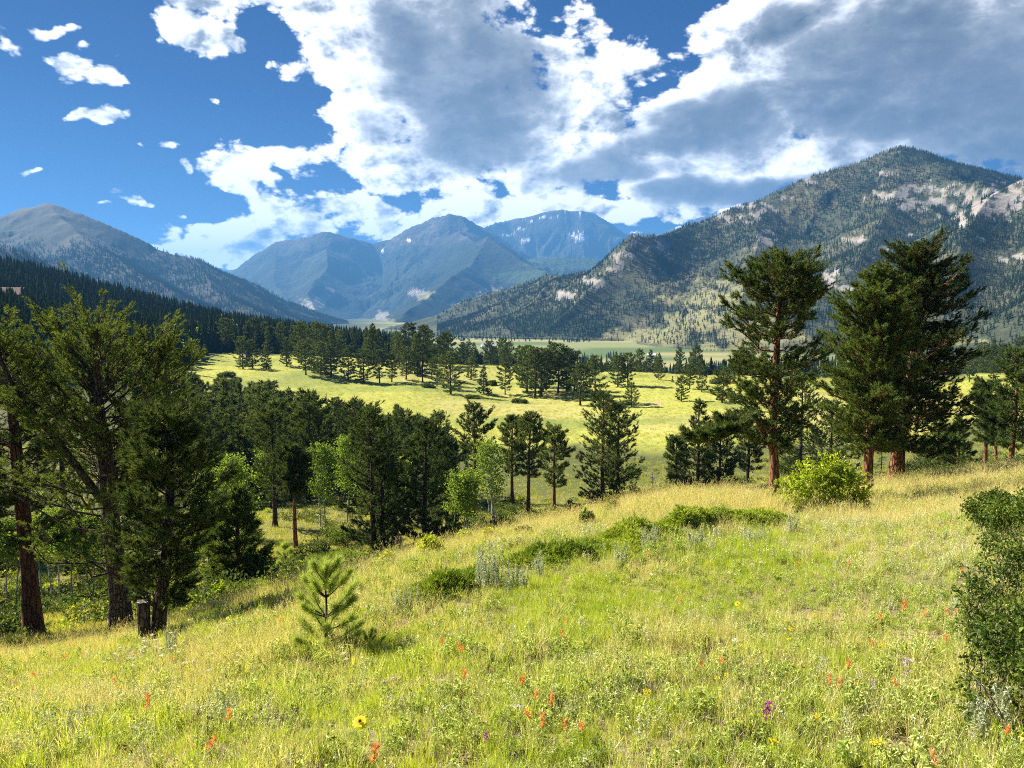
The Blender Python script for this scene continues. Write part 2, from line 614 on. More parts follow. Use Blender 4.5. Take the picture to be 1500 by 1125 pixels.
def ground_color(x, y, z):
    r = np.hypot(x, y)
    n = fbm(x * 0.05, y * 0.05, 31, 5)
    nn = fbm(x * 0.6, y * 0.6, 37, 4)
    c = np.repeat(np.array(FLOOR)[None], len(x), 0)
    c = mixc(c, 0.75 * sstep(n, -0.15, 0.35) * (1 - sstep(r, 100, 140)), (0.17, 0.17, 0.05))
    mm = meadow_mask(x, y, z)
    c = mixc(c, mm, MEADOW)
    c = mixc(c, mm * sstep(fbm(x * .02, y * .03, 77, 5), 0.05, 0.45) * 0.7, (0.40, 0.36, 0.13))
    c = mixc(c, mm * sstep(fbm(x * .03, y * .045, 78, 5), 0.08, 0.45) * 0.75, (0.19, 0.24, 0.06))
    ns = near_side(x, y)
    c = mixc(c, ns, STRAW)
    c = mixc(c, ns * sstep(nn, 0.0, 0.5) * 0.7, (0.14, 0.14, 0.045))
    c = mixc(c, ns * sstep(fbm(x * 1.3, y * 1.3, 41, 4), 0.22, 0.45) * (1 - sstep(r, 12, 20)) * 0.8, (0.15, 0.11, 0.07))
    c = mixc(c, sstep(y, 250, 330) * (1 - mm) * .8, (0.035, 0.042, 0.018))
    far = sstep(y, 600, 680) * (1 - sstep(fbm(x * .002, y * .004, 8, 3), 0.3, 0.6) * 0.4) * sstep(x / np.maximum(y, 1), -0.22, -0.12)
    c = mixc(c, far, VALLEY)
    c = mixc(c, far * sstep(fbm(x * .004, y * .012, 18, 4), 0.0, 0.25), (0.10, 0.15, 0.05))
    c = mixc(c, far * sstep(fbm(x * .003, y * .015, 28, 4), 0.10, 0.3), (0.34, 0.30, 0.13))
    # bare earth showing through at the camera's feet
    p = at(1308, 1098, 4.35)
    c = mixc(c, sstep(0.30 - np.hypot((x - p[0]) * 0.9, y - p[1]) + 0.12 * nn, 0, 0.12), SOIL)
    # bare bank on the meadow
    u, v = project(x, y, z)
    c = mixc(c, sstep(blob(u, v, [(958, 592, 20, 7), (1040, 548, 130, 4), (945, 540, 40, 3)], 5, 0.8, .08), 0.1, .6) * .7 * (y > 130) * (y < 350), (0.42, 0.32, 0.20))
    return c


def build_ground():
    az_f = np.radians(np.linspace(-50, 50, 820))
    az_b = np.radians(np.linspace(50, 310, 80))[1:-1]
    az = np.concatenate([az_f, az_b])
    rr = np.concatenate([np.exp(np.linspace(math.log(0.5), math.log(90), 330)), np.exp(np.linspace(math.log(90), math.log(900), 230))[1:], np.exp(np.linspace(math.log(900), math.log(20000), 60))[1:]])
    A, Rr = np.meshgrid(az, rr)
    x, y = (np.sin(A) * Rr).ravel(), (np.cos(A) * Rr).ravel()
    z = H(x, y)
    mb = MB()
    v = np.stack([x, y, z], 1)
    mb.add(v, grid_faces(len(rr), len(az), True))
    n0 = len(v)
    # close the middle
    mb.add([[0, 0, -1.65]] + [list(v[j]) for j in range(len(az))], [[0, j + 1, (j + 1) % len(az) + 1] for j in range(len(az))])
    m = land_material('ground_earth', 1.7, 6.0, 0.05, fine_amt=0.35)
    me = mb.mesh('ground', m, True)
    vv = np.concatenate(mb.v).astype(float)
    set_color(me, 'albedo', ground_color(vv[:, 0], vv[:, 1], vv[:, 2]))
    o = link('ground', me)
    tag(o, 'grassy hillside falling to a wooded bench, a sunlit meadow and a flat valley', kind='structure')
    return o


build_ground()


# ------------------------------------------------------------------ mountains
def seg_field(X, Y, lines):
    """for each ridge line: distance, crest height and length along it"""
    out = []
    for ln in lines:
        P = np.array([at(*p) if len(p) == 3 else p for p in ln['pts']], float)
        best = np.full(X.shape, 1e9)
        crest = np.zeros(X.shape)
        along = np.zeros(X.shape)
        acc = 0.0
        for a, b in zip(P[:-1], P[1:]):
            dx, dy = b[0] - a[0], b[1] - a[1]
            L = math.hypot(dx, dy) + 1e-6
            t = np.clip(((X - a[0]) * dx + (Y - a[1]) * dy) / L ** 2, 0, 1)
            d = np.hypot(X - a[0] - t * dx, Y - a[1] - t * dy)
            k = d < best
            best = np.where(k, d, best)
            crest = np.where(k, a[2] + t * (b[2] - a[2]), crest)
            along = np.where(k, acc + t * L, along)
            acc += L
        out.append((best, crest, along))
    return out


BASE = -61.0


def mountain_height(X, Y, spec):
    fields = seg_field(X, Y, spec['lines'])
    lam = spec['lam']
    h = np.full(X.shape, -1e9)
    # crooked flanks: the distance to each ridge is bent by noise, gullies run downhill
    wob = fbm(X / (lam * 2.2), Y / (lam * 2.2), spec['seed'], 4)
    for i, ((d, c, s), ln) in enumerate(zip(fields, spec['lines'])):
        rib = fbm(s / (lam * .55) + 13 * i, d / (lam * 4.0), spec['seed'] + 50 + i, 4, 0.55)
        far = sstep(d, 0, lam * 1.2)
        dd = d * (1 + far * (0.30 * rib + 0.25 * wob))
        rel = np.maximum(c - BASE, 1.0)
        sl = ln.get('slope', spec['slope'])
        w = rel / sl * ln.get('reach', 1.0)                       # plan width of the flank
        q = np.clip(dd / w, 0, 1.6)
        prof = np.clip(1 - q, 0, 1) ** ln.get('pow', 1.25)
        hi = BASE + rel * prof
        k0 = lam * spec.get('soft', 0.22) * 0.5
        k = k0 * sstep(np.minimum(h, hi) - BASE, 0, 2 * k0) + 0.01
        m = np.maximum(h, hi)
        h = np.where(np.abs(h - hi) < k, m + (k - np.abs(h - hi)) ** 2 / (4 * k), m)
    dmin = np.min(np.stack([f[0] for f in fields]), 0)
    up = sstep(h - BASE, 5, 120)
    h = h + up * spec['amp'] * sstep(dmin, 0, lam * 0.8) * (ridged(X / lam, Y / lam, spec['seed'] + 7, 6, 0.55) - 0.55)
    h = h + up * spec['amp'] * 0.75 * sstep(dmin, 0, lam * 0.5) * (ridged(X / (lam * .33) + wob, Y / (lam * .33), spec['seed'] + 8, 5, 0.6) - 0.5)
    h = h + up * spec['amp'] * 0.16 * fbm(X / (lam * .22), Y / (lam * .22), spec['seed'] + 9, 4)
    return np.where(h < BASE + 0.5, BASE - 25, h)


def build_mountain(spec):
    az = np.radians(np.linspace(spec['az'][0], spec['az'][1], spec['n'][0]))
    rr = np.exp(np.linspace(math.log(spec['r'][0]), math.log(spec['r'][1]), spec['n'][1]))
    A, Rr = np.meshgrid(az, rr)
    X, Y = np.sin(A) * Rr, np.cos(A) * Rr
    Z = mountain_height(X.ravel(), Y.ravel(), spec)
    v = np.stack([X.ravel(), Y.ravel(), Z], 1)
    nr, nc = len(rr), len(az)
    g = Z.reshape(nr, nc)
    gy = np.gradient(g, axis=0) / np.gradient(Rr, axis=0)
    gx = np.gradient(g, axis=1) / (np.gradient(A, axis=1) * Rr)
    steep = np.hypot(gx, gy).ravel()
    mb = MB()
    f = grid_faces(nr, nc)
    keep = (Z[f] > BASE - 20).any(1)
    mb.add(v, f[keep])
    u, vv = project(v[:, 0], v[:, 1], v[:, 2])
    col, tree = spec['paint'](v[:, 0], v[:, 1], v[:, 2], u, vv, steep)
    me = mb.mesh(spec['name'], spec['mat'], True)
    set_color(me, 'albedo', col)
    o = link(spec['name'], me)
    tag(o, spec['label'], kind='structure')
    spec['obj'] = o
    return o, v.reshape(nr, nc, 3), tree.reshape(nr, nc)


CLOUD_SHADE = (0.030, 0.045, 0.022)  # ground tone of the painted cloud shadow
OLIVE = (0.085, 0.095, 0.040)
ROCK = (0.27, 0.25, 0.225)
ALP = (0.062, 0.054, 0.047)
SNOW = (0.80, 0.82, 0.85)


def paint_right(x, y, z, u, v, steep):
    c = np.repeat(np.array((0.060, 0.070, 0.040))[None], len(x), 0)
    rocks = [(1110, 308, 34, 16), (1122, 350, 26, 17), (1096, 318, 20, 12), (938, 358, 18, 16), (922, 378, 14, 18), (972, 362, 14, 20), (975, 378, 16, 14), (905, 388, 16, 20), (870, 415, 26, 10), (832, 434, 22, 8),
             (1298, 256, 20, 7), (1310, 286, 46, 7), (1350, 276, 50, 7), (1330, 300, 34, 14), (1375, 297, 28, 9), (1455, 296, 72, 22), (1395, 305, 22, 12), (1500, 275, 50, 14), (1225, 408, 28, 14), (1235, 422, 36, 10), (1490, 378, 30, 10),
             (1258, 352, 22, 8), (1290, 365, 20, 7), (1410, 330, 14, 7), (1060, 320, 16, 6), (1180, 262, 14, 5), (1190, 268, 18, 4), (1245, 243, 10, 3), (1015, 375, 10, 5), (1150, 290, 12, 5), (1330, 345, 10, 5), (1440, 350, 16, 6)]
    m = blob(u, v, rocks + [(1455, 297, 85, 30), (1490, 290, 60, 34)], 61, 1.5, 0.11) - 0.29
    m = np.maximum(m, (fbm(u * .05, v * .09, 67, 5, .65) - 0.66) * 3)
    rock = sstep(m, 0.10, 0.20)
    mead = blob(u, v, [(960, 492, 75, 17), (1030, 470, 60, 26), (1060, 440, 60, 26), (1000, 440, 50, 12), (1100, 500, 90, 30), (1420, 500, 40, 6), (840, 520, 60, 5)], 71, 0.9, 0.05)
    mead = sstep(mead, 0.0, 0.3)
    shadowy = sstep(blob(u, v, [(820, 475, 95, 20), (850, 480, 50, 18)], 73, 0.3, .03), 0, .2)  # cloud shadow painted in as darker ground with denser trees
    c = mixc(c, sstep(fbm(x / 90, y / 90, 75, 4), 0.0, 0.4) * 0.7, (0.125, 0.115, 0.062))
    c = mixc(c, mead, (0.19, 0.185, 0.085))
    c = mixc(c, rock, ROCK)
    c = mixc(c, rock * sstep(fbm(x / 14, z / 7, 79, 4), 0.0, 0.4) * 0.6, (0.22, 0.18, 0.15))
    tree = np.clip(0.55 + 0.9 * fbm(x / 130, y / 130, 81, 5), 0.18, 1) * (1 - rock) * (1 - 0.78 * mead)
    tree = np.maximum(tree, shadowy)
    c = mixc(c, shadowy, CLOUD_SHADE)
    return c, tree


def paint_left(x, y, z, u, v, steep):
    c = np.repeat(np.array((0.034, 0.038, 0.026))[None], len(x), 0)
    alp = sstep(z + 130 * fbm(x / 500, y / 500, 91, 5), 420, 560)
    c = mixc(c, alp, (0.10, 0.088, 0.075))
    c = mixc(c, sstep(fbm(x / 120, y / 160, 93, 5), 0.25, 0.5) * 0.6, (0.09, 0.085, 0.055))
    tree = np.clip(0.55 + 0.8 * fbm(x / 200, y / 200, 95, 4), 0, 1) * (1 - alp) * (1 - sstep(z, 150, 330))
    return c, tree


def paint_centre(x, y, z, u, v, steep):
    c = np.repeat(np.array((0.017, 0.026, 0.017))[None], len(x), 0)
    n = fbm(x / 700, y / 700, 101, 6, .55)
    alp = sstep(z + 260 * n, 560, 760)
    c = mixc(c, sstep(fbm(x / 300, y / 300, 103, 5, .6), 0.15, 0.45) * 0.55, (0.045, 0.055, 0.026))
    c = mixc(c, sstep(blob(u, v, [(715, 445, 60, 20), (680, 464, 40, 10), (620, 430, 22, 9), (560, 470, 30, 9), (745, 432, 40, 10)], 105, 1.1, .06), 0.1, 0.5) * (y < 6000), (0.22, 0.21, 0.10))
    c = mixc(c, sstep(blob(u, v, [(830, 385, 90, 14), (780, 405, 80, 12)], 106, 0.5, .02), 0.0, 0.4), (0.045, 0.070, 0.028))
    c = mixc(c, sstep(blob(u, v, [(460, 445, 22, 12), (480, 430, 14, 9), (610, 428, 18, 7), (560, 465, 12, 12)], 107, 1.1, .09), 0.15, 0.6), (0.24, 0.22, 0.19))
    c = mixc(c, alp, ALP)
    c = mixc(c, alp * sstep(fbm(x / 220, z / 90, 109, 5, .6), 0.05, 0.4) * .7, (0.12, 0.105, 0.095))
    snow = sstep(blob(u, v, [(851, 348, 10, 7), (838, 345, 6, 4), (828, 312, 1.5, 11), (850, 312, 1.5, 10), (846, 332, 1.2, 8), (800, 318, 14, 1.5), (775, 324, 10, 2), (760, 335, 9, 2), (745, 345, 10, 1.5), (560, 366, 4, 5), (600, 352, 6, 3), (770, 352, 10, 3), (700, 322, 3, 8), (930, 340, 14, 3)], 111, 1.3, .3), 0.25, 0.5) * (z > 300)
    c = mixc(c, snow, SNOW)
    tree = (1 - alp) * 0.8
    return c, tree


def paint_far(x, y, z, u, v, steep):
    c = np.repeat(np.array(ALP)[None], len(x), 0)
    snow = sstep(blob(u, v, [(1068, 306, 22, 6), (1055, 312, 12, 5), (1000, 332, 8, 3)], 121, 1.2, .12), 0.1, 0.4)
    c = mixc(c, sstep(fbm(x / 300, y / 300, 123, 5), 0.0, 0.5) * .6, (0.10, 0.10, 0.07))
    return mixc(c, snow, SNOW), np.zeros(len(x))


MAT_MID = land_material('mountain_side', 0.05, 0.10, 3.0, fine_amt=0.55)
MAT_FAR = land_material('far_mountain_side', 0.022, 0.02, 40.0, fine_amt=0.9)

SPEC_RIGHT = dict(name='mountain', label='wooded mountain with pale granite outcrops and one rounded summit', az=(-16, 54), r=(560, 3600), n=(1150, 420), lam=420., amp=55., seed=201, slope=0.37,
                  mat=MAT_MID, paint=paint_right, lines=[
    dict(pts=[(1000, 338, 2320), (1050, 318, 2340), (1100, 297, 2360), (1160, 268, 2400), (1195, 254, 2420), (1250, 240, 2430), (1290, 224, 2440), (1320, 217, 2450), (1350, 221, 2450), (1375, 230, 2440), (1420, 244, 2400), (1470, 257, 2360), (1540, 275, 2300), (1700, 300, 2300)], pow=1.15),
    dict(pts=[(922, 350, 2080), (932, 344, 2090), (958, 344, 2120), (985, 342, 2200), (1010, 334, 2320)], slope=0.8, pow=1.1),
    dict(pts=[(926, 350, 2080), (916, 372, 2040), (902, 390, 2000), (876, 420, 1930), (840, 450, 1850), (795, 484, 1740)], slope=0.80, pow=1.1),
    dict(pts=[(1100, 302, 2340), (1112, 350, 2040), (1098, 400, 1760), (1080, 450, 1450)], slope=0.35),
    dict(pts=[(1320, 225, 2430), (1312, 285, 2120), (1280, 345, 1780), (1240, 405, 1430)], slope=0.33),
    dict(pts=[(1560, 262, 1700), (1500, 263, 1760), (1470, 275, 1760), (1440, 300, 1640), (1410, 350, 1400), (1390, 430, 1100)], slope=0.5, pow=1.15),
    dict(pts=[(1520, 262, 1750), (1560, 330, 1350), (1540, 420, 1000)], slope=0.5),
])
SPEC_LEFT = dict(name='mountain', label='hazy brown-topped mountain sloping down to the valley beyond the dark forest hill', az=(-56, -8), r=(1250, 5600), n=(780, 330), lam=620., amp=90., seed=301, slope=0.46,
                 mat=MAT_MID, paint=paint_left, lines=[
    dict(pts=[(-700, 370, 4600), (-300, 345, 4300), (-150, 332, 4200), (-60, 320, 4100), (0, 316, 4000), (35, 306, 3950), (70, 300, 3900), (110, 311, 3850), (170, 334, 3800), (230, 363, 3750), (290, 384, 3650), (330, 408, 3500), (370, 432, 3350), (420, 461, 3150), (470, 482, 2900)], pow=1.1),
    dict(pts=[(-700, 330, 2300), (-300, 335, 2100), (-100, 345, 2050), (0, 360, 2000), (60, 379, 2000), (130, 406, 2000), (170, 426, 2000), (260, 452, 1950), (380, 482, 1850)], slope=.5),
    dict(pts=[(70, 302, 3900), (120, 345, 3400), (200, 400, 2900), (280, 440, 2500), (330, 470, 2200)], slope=.4),
    dict(pts=[(290, 386, 3650), (320, 430, 3000), (400, 465, 2500), (450, 482, 2250)], slope=.4),
])
SPEC_CENTRE = dict(name='mountain', label='blue range of three bare summits with snow streaks at the head of the valley', az=(-23, 12), r=(2400, 14000), n=(760, 420), lam=1500., amp=230., seed=401, slope=0.60,
                   mat=MAT_FAR, paint=paint_centre, lines=[
    dict(pts=[(318, 412, 9200), (350, 392, 9000), (380, 370, 8900), (405, 355, 8800), (440, 347, 8700), (462, 341, 8600), (480, 338, 8600), (500, 343, 8700), (520, 350, 8800), (545, 357, 9000), (570, 350, 9000), (600, 335, 8900), (635, 320, 8800), (660, 314, 8700), (675, 315, 8700), (700, 330, 8800), (730, 345, 9200)], pow=1.15),
    dict(pts=[(690, 340, 10500), (715, 331, 10800), (745, 320, 11000), (790, 311, 11000), (822, 307, 11000), (835, 309, 11000), (850, 305, 11000), (870, 312, 11000), (890, 325, 11200), (915, 339, 11400), (935, 337, 11500), (975, 344, 11500)], slope=.75, pow=1.1),
    dict(pts=[(672, 338, 8100), (690, 352, 7500), (715, 353, 7000), (690, 385, 6200), (640, 425, 5200), (590, 462, 4200)], slope=.5),
    dict(pts=[(715, 353, 7000), (760, 380, 6400), (800, 398, 5800)], slope=.5),
    dict(pts=[(478, 362, 8000), (480, 390, 7400), (450, 430, 6300), (470, 470, 5000)], slope=.5),
    dict(pts=[(760, 378, 7600), (820, 378, 7300), (880, 380, 7200), (950, 385, 7200)], slope=.3),
    dict(pts=[(800, 420, 4800), (760, 424, 4500), (715, 426, 4200), (670, 446, 3900), (620, 478, 3500)], slope=.5),
    dict(pts=[(405, 378, 8200), (400, 412, 7500), (430, 455, 6200)], slope=.5),
])
SPEC_FAR = dict(name='mountain', label='far bare peak with a snow patch seen over the shoulder of the granite mountain', az=(4, 30), r=(7500, 16500), n=(300, 120), lam=1600., amp=220., seed=501, slope=0.6,
                mat=MAT_FAR, paint=paint_far, lines=[
    dict(pts=[(900, 372, 12000), (940, 348, 12000), (985, 333, 12000), (1020, 318, 12000), (1050, 307, 12000), (1085, 296, 12000), (1120, 292, 12000), (1200, 296, 12000), (1300, 320, 12000)]),
])
SPEC_LOW = dict(name='mountain', label='low blue ridge far off between the hazy mountain and the three summits', az=(-32, -16), r=(9500, 16500), n=(220, 90), lam=1600., amp=150., seed=601, slope=0.5,
                mat=MAT_FAR, paint=paint_far, lines=[
    dict(pts=[(150, 380, 14000), (250, 382, 14000), (300, 388, 14000), (335, 394, 14000), (370, 398, 14000), (430, 400, 14000)]),
])
GR = {}
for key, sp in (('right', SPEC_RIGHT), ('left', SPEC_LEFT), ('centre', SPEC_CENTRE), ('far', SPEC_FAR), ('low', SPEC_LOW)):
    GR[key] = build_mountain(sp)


# ------------------------------------------------------------------ the air
def build_haze():
    mb = MB()
    x0, x1, y0, y1, z0, z1 = -13000, 13000, -2500, 17500, -95, 1330
    v = [(x, y, z) for z in (z0, z1) for (x, y) in ((x0, y0), (x1, y0), (x1, y1), (x0, y1))]
    mb.add(v, [[0, 3, 2, 1], [4, 5, 6, 7], [0, 1, 5, 4], [1, 2, 6, 5], [2, 3, 7, 6], [3, 0, 4, 7]])
    m, nt, out = new_mat('haze')
    p = nt.new('ShaderNodeVolumePrincipled')
    p.inputs['Color'].default_value = (0.14, 0.43, 0.92, 1)
    p.inputs['Density'].default_value = 8.0e-5
    p.inputs['Anisotropy'].default_value = 0.15
    nt.l.new(p.outputs[0], out.inputs['Volume'])
    o = mb.build('haze', m)
    tag(o, 'thin blue air that pales the far mountains', kind='stuff')


build_haze()


# ------------------------------------------------------------------ plant materials
def leaf_mat(name, c1, c2, trans=0.35, scale=0.6, var=0.35, tip=None, gloss=0.010):
    """leaf or needle: two tones in patches, every leaf a little different, light passes through"""
    m, nt, out = new_mat(name)
    geo = nt.new('ShaderNodeNewGeometry')
    oi = nt.new('ShaderNodeObjectInfo')
    n = nt.noise(geo.outputs['Position'], scale, 2.0, 0.6)
    f = nt.math('ADD', nt.mapr(n, 0.3, 0.7), nt.math('MULTIPLY', nt.math('SUBTRACT', oi.outputs['Random'], 0.5), 0.5), clamp=True)
    col = nt.mix(f, rgba(c1), rgba(c2))
    rnd = geo.outputs['Random Per Island']
    if tip is not None:
        col = nt.mix(nt.mapr(rnd, 0.86, 0.9), col, rgba(tip))
    k = nt.mapr(rnd, 0.0, 1.0, 1 - var, 1 + var)
    col = nt.vmath('SCALE', col, k)
    d = nt.new('ShaderNodeBsdfDiffuse')
    nt.put(d.inputs[0], col)
    t = nt.new('ShaderNodeBsdfTranslucent')
    nt.put(t.inputs[0], nt.vmath('MULTIPLY', col, (1.25, 1.15, 0.6)))
    mx = nt.new('ShaderNodeMixShader')
    mx.inputs[0].default_value = trans
    nt.l.new(d.outputs[0], mx.inputs[1])
    nt.l.new(t.outputs[0], mx.inputs[2])
    g = nt.new('ShaderNodeBsdfGlossy')
    g.inputs['Roughness'].default_value = 0.45
    g.inputs[0].default_value = (1, 1, 1, 1)
    m2 = nt.new('ShaderNodeMixShader')
    m2.inputs[0].default_value = gloss
    nt.l.new(mx.outputs[0], m2.inputs[1])
    nt.l.new(g.outputs[0], m2.inputs[2])
    nt.l.new(m2.outputs[0], out.inputs[0])
    return m


def bark_mat(name, c1, c2, crack, sc=6.0, stretch=0.25, band=None):
    m, nt, out = new_mat(name)
    tc = nt.new('ShaderNodeTexCoord')
    p = nt.vmath('MULTIPLY', tc.outputs['Object'], (1.0, 1.0, stretch))
    v = nt.new('ShaderNodeTexVoronoi', feature='DISTANCE_TO_EDGE')
    nt.put(v.inputs['Vector'], nt.vmath('ADD', p, nt.vmath('SCALE', nt.noise(p, 5.0, 3.0, col=True), 0.12)))
    v.inputs['Scale'].default_value = sc
    n = nt.noise(p, sc * 1.2, 5.0, 0.65)
    col = nt.mix(nt.mapr(n, 0.3, 0.7), rgba(c1), rgba(c2))
    e = nt.mapr(v.outputs['Distance'], 0.0, 0.16)
    col = nt.mix(e, rgba(crack), col)
    if band is not None:                       # dark eyes and bands of aspen bark
        q = nt.vmath('MULTIPLY', tc.outputs['Object'], (2.0, 2.0, 5.0))
        col = nt.mix(nt.mapr(nt.noise(q, 1.3, 3.0, 0.6), 0.58, 0.64), col, rgba(band))
    b = nt.new('ShaderNodeBsdfPrincipled')
    nt.put(b.inputs['Base Color'], col)
    b.inputs['Roughness'].default_value = 0.9
    b.inputs['Specular IOR Level'].default_value = 0.2
    bp = nt.new('ShaderNodeBump')
    bp.inputs['Strength'].default_value = 1.0
    bp.inputs['Distance'].default_value = 0.03
    nt.put(bp.inputs['Height'], nt.math('ADD', e, nt.math('MULTIPLY', n, 0.5)))
    nt.l.new(bp.outputs[0], b.inputs['Normal'])
    nt.l.new(b.outputs[0], out.inputs[0])
    return m


M_NEEDLE = leaf_mat('pine_needles', (0.045, 0.078, 0.026), (0.165, 0.215, 0.055), 0.35, 2.2, 0.5)
M_NEEDLE_L = leaf_mat('light_pine_needles', (0.055, 0.098, 0.026), (0.18, 0.235, 0.05), 0.38, 2.2, 0.45)
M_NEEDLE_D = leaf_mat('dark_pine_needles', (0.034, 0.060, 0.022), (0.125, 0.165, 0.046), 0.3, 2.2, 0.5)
M_NEEDLE_Y = leaf_mat('seedling_needles', (0.34, 0.45, 0.11), (0.50, 0.58, 0.17), 0.4, 5.0, 0.35)
M_FIR = leaf_mat('fir_needles', (0.055, 0.090, 0.034), (0.14, 0.185, 0.055), 0.28, 1.2, 0.4)
M_FOREST = leaf_mat('forest_needles', (0.022, 0.042, 0.020), (0.060, 0.092, 0.034), 0.2, 0.02, 0.4, gloss=0.0)
M_FARTREE = leaf_mat('far_conifer_needles', (0.022, 0.040, 0.026), (0.046, 0.068, 0.036), 0.12, 0.008, 0.35, gloss=0.0)
M_ASPEN = leaf_mat('aspen_leaves', (0.16, 0.25, 0.035), (0.26, 0.36, 0.05), 0.45, 1.2, 0.35)
M_BUSH = leaf_mat('bush_leaves', (0.28, 0.39, 0.03), (0.52, 0.58, 0.05), 0.45, 1.5, 0.4)
M_BUSH_D = leaf_mat('currant_leaves', (0.045, 0.085, 0.018), (0.20, 0.27, 0.04), 0.42, 4.0, 0.6)
M_SCRUB = leaf_mat('scrub_leaves', (0.07, 0.11, 0.03), (0.16, 0.20, 0.05), 0.35, 0.8, 0.4)
M_JUNIPER = leaf_mat('juniper_sprays', (0.16, 0.25, 0.03), (0.42, 0.50, 0.06), 0.30, 1.6, 0.5)
M_SAGE = leaf_mat('sage_leaves', (0.42, 0.47, 0.33), (0.56, 0.60, 0.45), 0.25, 3.0, 0.25)
M_GRASS = leaf_mat('grass_blades', (0.34, 0.46, 0.060), (0.55, 0.60, 0.11), 0.45, 0.9, 0.45, (0.72, 0.62, 0.34), gloss=.06)
M_GRASS_B = leaf_mat('bright_grass_blades', (0.32, 0.45, 0.04), (0.48, 0.56, 0.07), 0.5, 1.2, 0.3)
M_STRAW = leaf_mat('dry_grass_stems', (0.60, 0.54, 0.22), (0.76, 0.68, 0.34), 0.35, 1.5, 0.3)
M_FORB = leaf_mat('herb_leaves', (0.33, 0.43, 0.09), (0.50, 0.56, 0.17), 0.4, 2.0, 0.5, gloss=.03)
M_GREYHERB = leaf_mat('grey_herb_leaves', (0.50, 0.54, 0.30), (0.66, 0.68, 0.42), 0.35, 2.0, 0.4, gloss=.06)
M_DEAD = leaf_mat('dead_twigs', (0.22, 0.19, 0.16), (0.36, 0.32, 0.28), 0.0, 2.0, 0.3)
M_DEADHERB = leaf_mat('dead_herb', (0.05, 0.036, 0.026), (0.13, 0.09, 0.06), 0.1, 3.0, 0.5)
M_LITTER = leaf_mat('dry_litter', (0.14, 0.10, 0.065), (0.52, 0.45, 0.32), 0.1, 3.0, 0.5)
M_TUSSOCK = leaf_mat('meadow_grass', (0.34, 0.38, 0.06), (0.50, 0.48, 0.11), 0.45, 0.05, 0.25)
M_BARK_RED = bark_mat('red_bark', (0.30, 0.135, 0.065), (0.20, 0.085, 0.045), (0.045, 0.025, 0.018), 7.0, 0.28)
M_BARK_SHADE = bark_mat('shaded_red_bark', (0.15, 0.065, 0.038), (0.10, 0.045, 0.028), (0.03, 0.018, 0.014), 7.0, 0.28)  # red bark with the shade on the trunk put into its colour
M_BARK_GREY = bark_mat('grey_brown_bark', (0.12, 0.095, 0.08), (0.075, 0.06, 0.05), (0.02, 0.016, 0.015), 12.0, 0.35)
M_BARK_DARK = bark_mat('dark_bark', (0.09, 0.065, 0.05), (0.06, 0.045, 0.035), (0.02, 0.015, 0.012), 9.0, 0.35)
M_BARK_WHITE = bark_mat('aspen_bark', (0.55, 0.53, 0.46), (0.42, 0.41, 0.35), (0.30, 0.29, 0.25), 3.0, 0.6, (0.06, 0.055, 0.05))
M_DEADWOOD = bark_mat('weathered_wood', (0.34, 0.29, 0.24), (0.24, 0.20, 0.165), (0.07, 0.055, 0.045), 14.0, 0.10)


# ------------------------------------------------------------------ plant generators (arrays in, triangles out)
def unit(a):
    return a / (np.linalg.norm(a, axis=-1, keepdims=True) + 1e-9)


def needles(mb, P, A, n, stem, nl, w, rng, mat=0, open_=0.95, two=False):
    """brushes of needles: at each point P, n needles round the axis A over a stem length"""
    P, A = np.asarray(P, float), unit(np.asarray(A, float))
    N = len(P)
    if N == 0:
        return
    ref = np.where(np.abs(A[:, 2:3]) > 0.9, np.array([[1.0, 0, 0]]), np.array([[0, 0, 1.0]]))
    s = unit(np.cross(A, ref))
    t = np.cross(A, s)
    phi = rng.uniform(0, 2 * np.pi, (N, n))
    th = np.abs(rng.normal(open_, 0.28, (N, n)))
    st = rng.uniform(0, 1, (N, n))
    th = th * (1 - 0.55 * st)
    L = nl * rng.uniform(0.7, 1.15, (N, n))
    base = P[:, None] + A[:, None] * (st * stem)[..., None]
    rad = np.cos(phi)[..., None] * s[:, None] + np.sin(phi)[..., None] * t[:, None]
    d = np.cos(th)[..., None] * A[:, None] + np.sin(th)[..., None] * rad
    tip = base + d * L[..., None]
    side = unit(np.cross(d, rng.normal(0, 1, (N, n, 3)))) * (w * 0.5)
    if two:                                                # a narrow kite
        mid = base + d * (L * 0.45)[..., None]
        v = np.stack([base, mid + side, tip, mid - side], 2).reshape(-1, 3)
        k = np.arange(N * n)[:, None] * 4
        mb.add(v, k + np.array([[0, 1, 2, 3]]), mat)
    else:
        v = np.stack([base - side, base + side, tip], 2).reshape(-1, 3)
        k = np.arange(N * n)[:, None] * 3
        mb.add(v, k + np.array([[0, 1, 2]]), mat)


def leaves(mb, P, size, rng, mat=0, up=0.4, aspect=0.62, out=None):
    """flat pointed leaves, folded along the midrib"""
    P = np.asarray(P, float)
    N = len(P)
    if N == 0:
        return
    d = rng.normal(0, 1, (N, 3))
    if out is not None:
        d = d + out * 1.2
    d = unit(d)
    nrm = unit(rng.normal(0, 1, (N, 3)) + np.array([0, 0, up * 2.5]))
    s = unit(np.cross(d, nrm))
    nrm = np.cross(s, d)
    L = size * rng.uniform(0.6, 1.25, N)[:, None]
    b = P
    m = P + d * L * 0.5
    tip = P + d * L - nrm * L * 0.10
    l = m + s * L * aspect * 0.5 + nrm * L * 0.10
    r = m - s * L * aspect * 0.5 + nrm * L * 0.10
    v = np.stack([b, r, tip, l], 1).reshape(-1, 3)
    k = np.arange(N)[:, None] * 4
    mb.add(v, np.concatenate([k + np.array([[0, 1, 2]]), k + np.array([[0, 2, 3]])]), mat)


